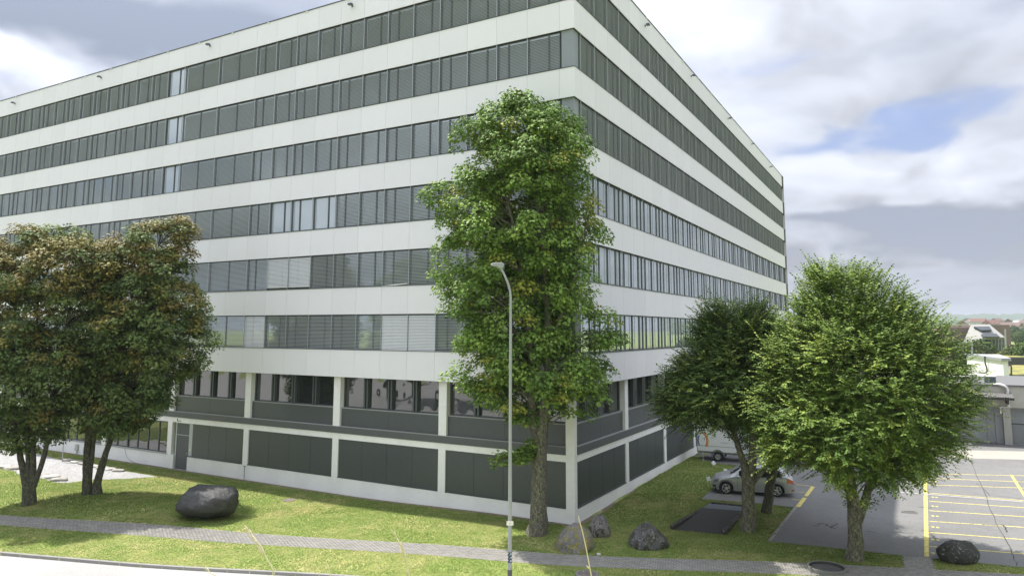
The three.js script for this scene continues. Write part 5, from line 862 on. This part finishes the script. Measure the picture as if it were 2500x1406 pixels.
// ---- flat sedum roofs, a faceted office, far town, woods and hills
{
  const sed = std(null, 1, { map: (() => { const t = tex(512, (u, v) => { const a = pfbm(u, v, 8, 5, 301), b = pfbm(u, v, 90, 3, 302); const c = mixc([0.15, 0.17, 0.05], [0.30, 0.26, 0.075], ss(0.35, 0.65, a)); return c.map(q => q * (0.7 + 0.6 * b)); }); t.repeat.set(0.12, 0.12); return t; })() });
  const mk = (name, label, px0, px1, pyTop, pyBack, d, depth, wallM) => { const y = atDepth(px0, pyTop, d).y, P4 = [[px0, d], [px1, d], [px1, d + depth], [px0 + 6, d + depth]].map(([px, dd]) => { const p = atDepth(px, pyTop, dd); return [p.x, -p.z]; }), c = P4.reduce((q, p) => [q[0] + p[0] / 4, q[1] + p[1] / 4], [0, 0]); const g = thing(name, label, 'building', [c[0], 0, -c[1]]);
    const pr = (k, y0, y1) => { const q = extrude(P4.map(p => [(p[0] - c[0]) * k, (p[1] - c[1]) * k]), y1 - y0); q.rotateX(-Math.PI / 2); q.translate(0, y0, 0); return q; };
    mesh('wall', pr(1, -0.5, y - 0.1), wallM, g); mesh('roof_edge', pr(1.006, y - 0.1, y + 0.05), std([0.13, 0.13, 0.13], 0.7), g); mesh('sedum_roof', pr(0.985, y + 0.05, y + 0.12), sed, g); return g; };
  mk('sedum_roof_hall', 'flat hall with a yellow-green sedum roof behind the rooftop house', 2462, 2760, 917, 886, 92, 26, std([0.5, 0.5, 0.5], 0.8));
  mk('sedum_roof_hall', 'flat hall with dark walls and yellow sedum roof before the faceted office', 2395, 2760, 873, 860, 130, 30, std([0.06, 0.06, 0.06], 0.6));
  // faceted office building
  const d = 215, P = (px, py, dd = 0) => atDepth(px, py, d + dd), f = thing('faceted_office', 'brown and pale office with slanted glazed front behind the trees', 'building');
  const quad = (a, b, c, e, m, nm, par = f) => { const n = b.clone().sub(a).cross(e.clone().sub(a)).normalize().multiplyScalar(-0.6), v = [a, b, c, e], w = v.map(p => p.clone().add(n)), pos = [], t = (x, y, z) => pos.push(...x.toArray(), ...y.toArray(), ...z.toArray()); t(v[0], v[1], v[2]); t(v[0], v[2], v[3]); t(w[0], w[2], w[1]); t(w[0], w[3], w[2]); for (let i = 0; i < 4; i++) { const j = (i + 1) % 4; t(v[i], w[j], v[j]); t(v[i], w[i], w[j]); } const q = new THREE.BufferGeometry(); q.setAttribute('position', new THREE.Float32BufferAttribute(pos, 3)); q.computeVertexNormals(); return mesh(nm, muv(q), m, par); };
  const brown = std([0.20, 0.15, 0.125], 0.85), pale = std([0.30, 0.295, 0.275], 0.75), dk = std([0.045, 0.05, 0.055], 0.3);
  const bodyG = (px0, px1, py0, py1, dd, dep, m, nm) => { const a = P(px0, py0, dd), b = P(px1, py0, dd), c = P(px0, py1, dd); const L = a.distanceTo(b), o = mesh(nm, box(0, L, -3, a.y + 1, -dep, 0), m, f); o.position.set(a.x, -1, a.z); o.rotation.y = Math.atan2(-(b.z - a.z), b.x - a.x); o.scale.y = 1; return o; };
  bodyG(2420, 2467, 793, 870, 8, 24, brown, 'brick_wall'); bodyG(2310, 2407, 800, 870, 9, 24, brown, 'brick_wall');
  quad(P(2340, 868, 2), P(2407, 868, -2), P(2407, 824, -2), P(2372, 793, 6), pale, 'sloped_facet'); quad(P(2407, 824, -2), P(2455, 823, 0), P(2418, 792, 7), P(2372, 792, 6), pale, 'sloped_facet');
  quad(P(2398, 806, 0.8), P(2423, 805, 1.4), P(2417, 796.5, 3.6), P(2380, 797, 3.4), dk, 'glazing'); quad(P(2402, 822, -2.2), P(2443, 822, -1.8), P(2434, 814, 0.2), P(2398, 815, -0.4), dk, 'glazing');
  quad(P(2407, 872, 0), P(2458, 872, 2), P(2458, 826, 2), P(2407, 826, 0), std([0.10, 0.11, 0.12], 0.4), 'glass_front');
  for (let i = 0; i < 7; i++) quad(P(2407 + i * 8, 872, -0.6), P(2408.2 + i * 8, 872, -0.6), P(2408.2 + i * 8, 826, -0.6), P(2407 + i * 8, 826, -0.6), std([0.3, 0.31, 0.31], 0.5), 'mullion');
  for (const y of [838, 850, 861]) quad(P(2407, y + 1.2, -0.9), P(2458, y + 1.2, 1), P(2458, y, 1), P(2407, y, -0.9), std([0.3, 0.31, 0.31], 0.5), 'floor_edge');
  mesh('mast', cyl(P(2458, 870, -6).toArray(), P(2456, 804, -6).toArray(), 0.25, 0.2, 6), M.rail, f);
}
{ // woods, single far trees, houses
  const farLeaf = (c1, c2) => new THREE.MeshStandardMaterial({ vertexColors: true, roughness: 0.9, side: THREE.DoubleSide });
  const fm = farLeaf();
  const clumpTree = (seed, Hh, Wd, c1, c2, n, sz) => { const R = rng(seed), L = new Leaves(); for (let k = 0; k < n; k++) { const e = rdir(R), q = Math.pow(R(), 0.4) * (0.8 + 0.35 * vn(e.x * 2 + seed, e.y * 2, e.z * 2)); const p = V3(e.x * q * Wd / 2, Hh * 0.58 + e.y * q * Hh * 0.42, e.z * q * Wd / 2), nn = e.clone().addScaledVector(rdir(R), 0.7).normalize(); let d = rdir(R); d.addScaledVector(nn, -d.dot(nn)).normalize(); const c = mixc(c1, c2, R()); L.oval(p, d, nn.clone().cross(d).multiplyScalar(1.6), nn, sz * (0.6 + 0.8 * R()), c); } return L.geo(); };
  const kinds = [clumpTree(401, 12, 9, [0.045, 0.085, 0.02], [0.09, 0.14, 0.03], 2600, 0.7), clumpTree(402, 14, 8, [0.03, 0.06, 0.018], [0.06, 0.1, 0.025], 2600, 0.7), clumpTree(403, 10, 10, [0.05, 0.075, 0.022], [0.1, 0.13, 0.035], 2600, 0.7)];
  const trunk = cyl([0, -0.5, 0], [0, 7, 0], 0.3, 0.15, 7);
  const put = (px, pyTop, d, kind, label, group, name = 'broadleaf_tree') => { const p = atDepth(px, pyTop, d), h = [12, 14, 10][kind], s = Math.max(0.3, (p.y - 0.5) / h), t = thing(name, label, 'tree', [p.x, 0.3, p.z], px * 0.7, group); mesh('trunk', trunk, M.barkDark, t); mesh('crown', kinds[kind], fm, t); t.scale.setScalar(s); return t; };
  put(2398, 822, 150, 0, 'loose green tree in front of the faceted office', 'trees behind the garage'); put(2370, 826, 145, 2, 'low green tree at the foot of the faceted office', 'trees behind the garage');
  put(2482, 838, 140, 2, 'pale shrubby tree behind the sedum roof', 'trees behind the garage'); put(2500, 830, 138, 0, 'pale green tree at the end of the sedum roof', 'trees behind the garage'); put(2540, 826, 150, 1, 'dark tree beyond the sedum roof', 'trees behind the garage');
  for (let i = 0; i < 26; i++) { const R = rng(900 + i), px = 2340 + R() * 330, d = lerp(300, 620, R()); put(px, lerp(812, 786, (d - 300) / 320) + (R() - 0.5) * 10, d, i % 3, 'dark broadleaf tree in the town beyond the faceted office', 'far trees in the town'); }
  for (let i = 0; i < 16; i++) { const R = rng(960 + i); put(1960 + i * 24, 796 - R() * 10, 180 + R() * 120, i % 3, 'broadleaf tree far behind the hornbeams', 'far trees behind the hornbeams'); }
  // houses in the far town
  const roofM = [std([0.17, 0.085, 0.065], 0.9), std([0.15, 0.1, 0.08], 0.9), std([0.3, 0.29, 0.29], 0.9)], wM = [std([0.42, 0.41, 0.38], 0.9), std([0.36, 0.33, 0.28], 0.9), std([0.5, 0.5, 0.48], 0.9)];
  const labels = ['pale house with red roof', 'beige house with brown roof', 'white house with grey roof'];
  for (let i = 0; i < 18; i++) { const R = rng(700 + i), px = 2350 + i * 12 + R() * 8, d = 640 + R() * 380, p = atDepth(px, 790 - R() * 10 - (d - 640) * 0.012, d), q = i % 3, t = thing('house', labels[q] + ' in the far town below the hills', 'house', [p.x, 0, p.z], R() * 3, 'far town houses: ' + labels[q]); const w = 8 + R() * 7, l = 10 + R() * 8, h = p.y - 3; mesh('wall', box(-l / 2, l / 2, -2, h, -w / 2, w / 2), wM[q], t); mesh('roof', muv(new THREE.ExtrudeGeometry(new THREE.Shape([new THREE.Vector2(-w / 2 - 0.5, 0), new THREE.Vector2(w / 2 + 0.5, 0), new THREE.Vector2(0, 3.4)]), { depth: l + 1, bevelEnabled: false }).translate(0, 0, -l / 2 - 0.5).rotateY(Math.PI / 2).translate(0, h, 0)), roofM[q], t); for (let k = 0; k < 3; k++) mesh('window', box(-l / 2 + 1.5 + k * l / 3.4, -l / 2 + 2.7 + k * l / 3.4, h - 2.6, h - 1.1, w / 2, w / 2 + 0.06), M.glassLow, t); }
  // wooded hills
  const hill = (d, pyf, px0, px1, m, name, label, thick) => { const N = 160, pos = [], idx = []; for (let i = 0; i <= N; i++) { const px = lerp(px0, px1, i / N), p = atDepth(px, pyf(px), d), f = p.clone().sub(CAM).setY(0).normalize(); const rows = [[-thick, -8], [-thick * 0.55, p.y * 0.55], [-thick * 0.2, p.y * 0.9], [0, p.y], [thick, p.y * 0.4 - 6]]; for (const [o, y] of rows) pos.push(p.x + f.x * o, y + (vn(px * 0.21, o * 0.05, d) - 0.5) * p.y * 0.12, p.z + f.z * o); } for (let i = 0; i < N; i++) for (let j = 0; j < 4; j++) { const a = i * 5 + j, b = a + 5; idx.push(a, b, a + 1, a + 1, b, b + 1); } const g = new THREE.BufferGeometry(); g.setAttribute('position', new THREE.Float32BufferAttribute(pos, 3)); g.setIndex(idx); g.computeVertexNormals(); struct(name, muv(g), m, label); };
  const woods = std(null, 1, { map: (() => { const t = tex(512, (u, v) => { const a = pfbm(u, v, 30, 4, 501), b = pfbm(u, v, 5, 4, 502); return mixc([0.03, 0.055, 0.02], [0.1, 0.14, 0.05], a * 0.8 + b * 0.3 - 0.1); }); t.repeat.set(0.004, 0.004); return t; })() });
  hill(3300, px => 771 - 4 * Math.sin(px * 0.011) - 3 * vn(px * 0.03, 1), 1500, 3100, woods, 'hills', 'low wooded hills on the horizon', 700);
  hill(1150, px => 786 - 4 * vn(px * 0.02, 3) - 4 * vn(px * 0.15, 8), 1700, 3000, woods, 'hills', 'dark wooded rise below the hills', 250);
}
scene.fog = new THREE.FogExp2(new THREE.Color(0.72, 0.78, 0.88), 0.00016);
// ---- trees and parked lot on the viewer's side of the road, seen mirrored in the windows
{
  const p0 = scene.children.find(o => o.name === 'maple_tree');
  let n = 0; for (const [x, z, s, r] of [[-37, 41, 0.95, 0.4], [-44, 43, 1.02, 1.7], [-50, 46, 0.9, 2.9], [-33, 46, 0.86, 4.2]]) { const c = p0.clone(); c.name = numbered('maple_tree'); c.position.set(x, hGround(x, z) - 0.1, z); c.rotation.y = r; c.scale.set(s, s * 0.92, s); scene.add(c); tag(c, 'green maple across the road from the office building', 'tree', 'maples across the road'); n++; }
}
// ================================================================ dry grass stalks on the bank
{
  const straw = std([0.72, 0.64, 0.44], 0.8), R = rng(31);
  const lab = ['tall dry grass stalk with drooping seed head', 'dry grass stalk with a feathery seed head', 'thin bare dry grass stalk with one side spike', 'short dry grass blade tip', 'short forked dry grass tip'];
  [[[[603, 1294], [622, 1318], [640, 1346], [655, 1372], [668, 1400]], 3.0, 0], [[[965, 1308], [980, 1335], [990, 1360], [996, 1385], [999, 1410]], 3.1, 1], [[[1412, 1260], [1424, 1305], [1434, 1352], [1441, 1390], [1445, 1412]], 2.9, 2], [[[500, 1388], [512, 1398], [526, 1408]], 2.9, 3], [[[799, 1382], [803, 1393], [806, 1408]], 3.0, 4]].forEach(([pts, d, li]) => {
    const P = pts.map(([x, y]) => atDepth(x, y, d)), last = P[P.length - 1], base = last.clone().add(V3(0.05, 0, 0)); base.y = hGround(base.x, base.z) - 0.05;
    const t = thing('grass_stalk', lab[li] + ' on the bank', 'grass stalk', [base.x, base.y, base.z], 0, 'dry grass stalks on the bank');
    const Q = [...P.map((p, i) => [p.x - base.x, p.y - base.y, p.z - base.z, 0.0018 + 0.0012 * i / P.length])]; const lp = Q[Q.length - 1];
    mesh('stem', limb([[0, 0, 0, 0.0035], [lp[0] * 0.8, lp[1] * 0.5, lp[2] * 0.8, 0.003], ...Q.slice().reverse()], 5), straw, t);
    const head = []; const spike = (a, b, w) => head.push(limb([[...a, 0.0004], [lerp(a[0], b[0], 0.45), lerp(a[1], b[1], 0.45), lerp(a[2], b[2], 0.45), w], [...b, 0.0003]], 5));
    const wd = li === 0 ? 1 : li === 1 ? 0.7 : 0;
    if (wd) for (let k = 0; k < 46; k++) { const f = R() * 2.6, i = Math.min(Math.floor(f), Q.length - 2), u = f - i, a = [0, 1, 2].map(q => lerp(Q[i][q], Q[i + 1][q], u)); const up = V3(Q[0][0] - Q[2][0], Q[0][1] - Q[2][1], Q[0][2] - Q[2][2]).normalize().addScaledVector(rdir(R), 0.35), l = 0.02 + 0.016 * R(); spike(a, [a[0] + up.x * l, a[1] + up.y * l, a[2] + up.z * l], 0.0034 * wd); }
    if (li === 0) { const a = Q[3].slice(0, 3); const s = atDepth(652, 1362, d), e = [s.x - base.x, s.y - base.y, s.z - base.z]; spike(a, [e[0] - 0.01, e[1] + 0.005, e[2]], 0.003); }
    if (li === 2) { const a = Q[3].slice(0, 3), s = atDepth(1431, 1380, d), e = [s.x - base.x, s.y - base.y, s.z - base.z]; spike(a, e, 0.003); }
    if (li > 2) spike(Q[1].slice(0, 3), [Q[0][0] - 0.004, Q[0][1] + 0.012, Q[0][2]], 0.003);
    if (head.length) mesh('seed_head', head, straw, t);
  });
}
// ================================================================ grass
{
  const R = rng(77), N = 230000, blade = [], bi = [];
  for (let k = 0; k < 5; k++) { const a = k * 1.2566 + 0.3, l = 0.5 + 0.1 * (k % 3), x = Math.cos(a) * 0.25, z = Math.sin(a) * 0.25, wx = -Math.sin(a) * 0.09, wz = Math.cos(a) * 0.09; blade.push(x * 0.3 - wx, 0, z * 0.3 - wz, x * 0.3 + wx, 0, z * 0.3 + wz, x * 2.0, l + 0.35, z * 2.0); bi.push(k * 3, k * 3 + 1, k * 3 + 2); }
  const g = new THREE.BufferGeometry(); g.setAttribute('position', new THREE.Float32BufferAttribute(blade, 3)); g.setIndex(bi); g.computeVertexNormals();
  const nb = g.attributes.normal; for (let i = 0; i < nb.count; i++) { const v = V3(nb.getX(i), Math.abs(nb.getY(i)) + 1.4, nb.getZ(i)).normalize(); nb.setXYZ(i, v.x, v.y, v.z); }
  const inst = new THREE.InstancedMesh(g, new THREE.MeshStandardMaterial({ color: rgb(1, 1, 1), roughness: 0.85, side: THREE.DoubleSide }), N); inst.name = 'grass'; inst.userData = { kind: 'stuff', label: 'short mown lawn grass' };
  const inPoly = (pg, x, z) => { let c = false; for (let i = 0, j = pg.length - 1; i < pg.length; j = i++) { const [xi, zi] = pg[i], [xj, zj] = pg[j]; if ((zi > z) !== (zj > z) && x < (xj - xi) * (z - zi) / (zj - zi) + xi) c = !c; } return c; };
  const gravel = [[-60, 1098], [60, 1100], [150, 1124], [230, 1140], [310, 1152], [385, 1164], [300, 1170], [220, 1172], [164, 1180], [130, 1178], [95, 1166], [40, 1152], [0, 1145], [-60, 1142]].map(p => GX(onG(...p)));
  const pit = [[1642, 1294], [1768, 1306], [1826, 1238], [1733, 1229]].map(p => GX(onG(...p)));
  const holes = [[onG(1433, 1404), 0.5], [onG(2020, 1392), 0.75], [onG(705, 1222), 0.36]];
  const m = new THREE.Matrix4(), q = new THREE.Quaternion(), up = V3(0, 1, 0), col = new THREE.Color(); let i = 0, tries = 0;
  while (i < N && tries++ < N * 6) {
    const x = lerp(-50, 21, R()), z = lerp(-23, 22, R()); const s = sOf(x, z); if (s > KERB - 0.15) continue;
    if (x < 0.05 && z < 0.02) continue; const pn = (x - pathA[0]) * PN.x + (z - pathA[1]) * PN.y; if (Math.abs(pn) < PW / 2 + 0.02) continue;
    if (z < 0 && inPoly(parkPoly, x, z)) continue; if (inPoly(sidePath, x, z) || inPoly(gravel, x, z) || inPoly(pit, x, z)) continue;
    if (holes.some(([h, r]) => Math.hypot(x - h.x, z - h.z) < r)) continue;
    const near = Math.hypot(x - CAM.x, z - CAM.z); if (near > 42 && R() < 0.45) continue;
    const y = hLawn(x, z), e = 0.045 + 0.03 * R() + (near > 40 ? 0.02 : 0); q.setFromAxisAngle(up, R() * 6.28); m.compose(V3(x, y - 0.004, z), q, V3(e, e * (0.7 + 0.5 * R()), e)); inst.setMatrixAt(i, m);
    const c = lawnTone(x, z), k = 0.75 + 0.6 * R(); col.setRGB(c[0] * k, c[1] * k, c[2] * k); inst.setColorAt(i, col); i++;
  }
  inst.count = i; inst.castShadow = inst.receiveShadow = true; scene.add(inst);
  // clover and hawkbit heads
  const fl = new THREE.InstancedMesh(new THREE.IcosahedronGeometry(0.5, 0), new THREE.MeshStandardMaterial({ color: rgb(1, 1, 1), roughness: 0.8 }), 420); fl.name = 'lawn_flowers'; fl.userData = { kind: 'stuff', label: 'tiny white and yellow lawn flowers' }; let j = 0;
  while (j < 420) { const x = lerp(-32, 14, R()), z = lerp(0.5, 13, R()), s = sOf(x, z), pn = (x - pathA[0]) * PN.x + (z - pathA[1]) * PN.y; if (s > KERB - 0.3 || Math.abs(pn) < PW / 2 + 0.1 || inPoly(gravel, x, z)) continue; if (vn(x * 0.5, z * 0.5, 3) < 0.45) continue; const e = 0.022 + 0.016 * R(); m.compose(V3(x, hLawn(x, z) + 0.055, z), q, V3(e, e, e)); fl.setMatrixAt(j, m); fl.setColorAt(j, R() < 0.55 ? col.setRGB(0.7, 0.68, 0.62) : col.setRGB(0.65, 0.5, 0.05)); j++; }
  scene.add(fl);
}
renderer.render(scene, camera);
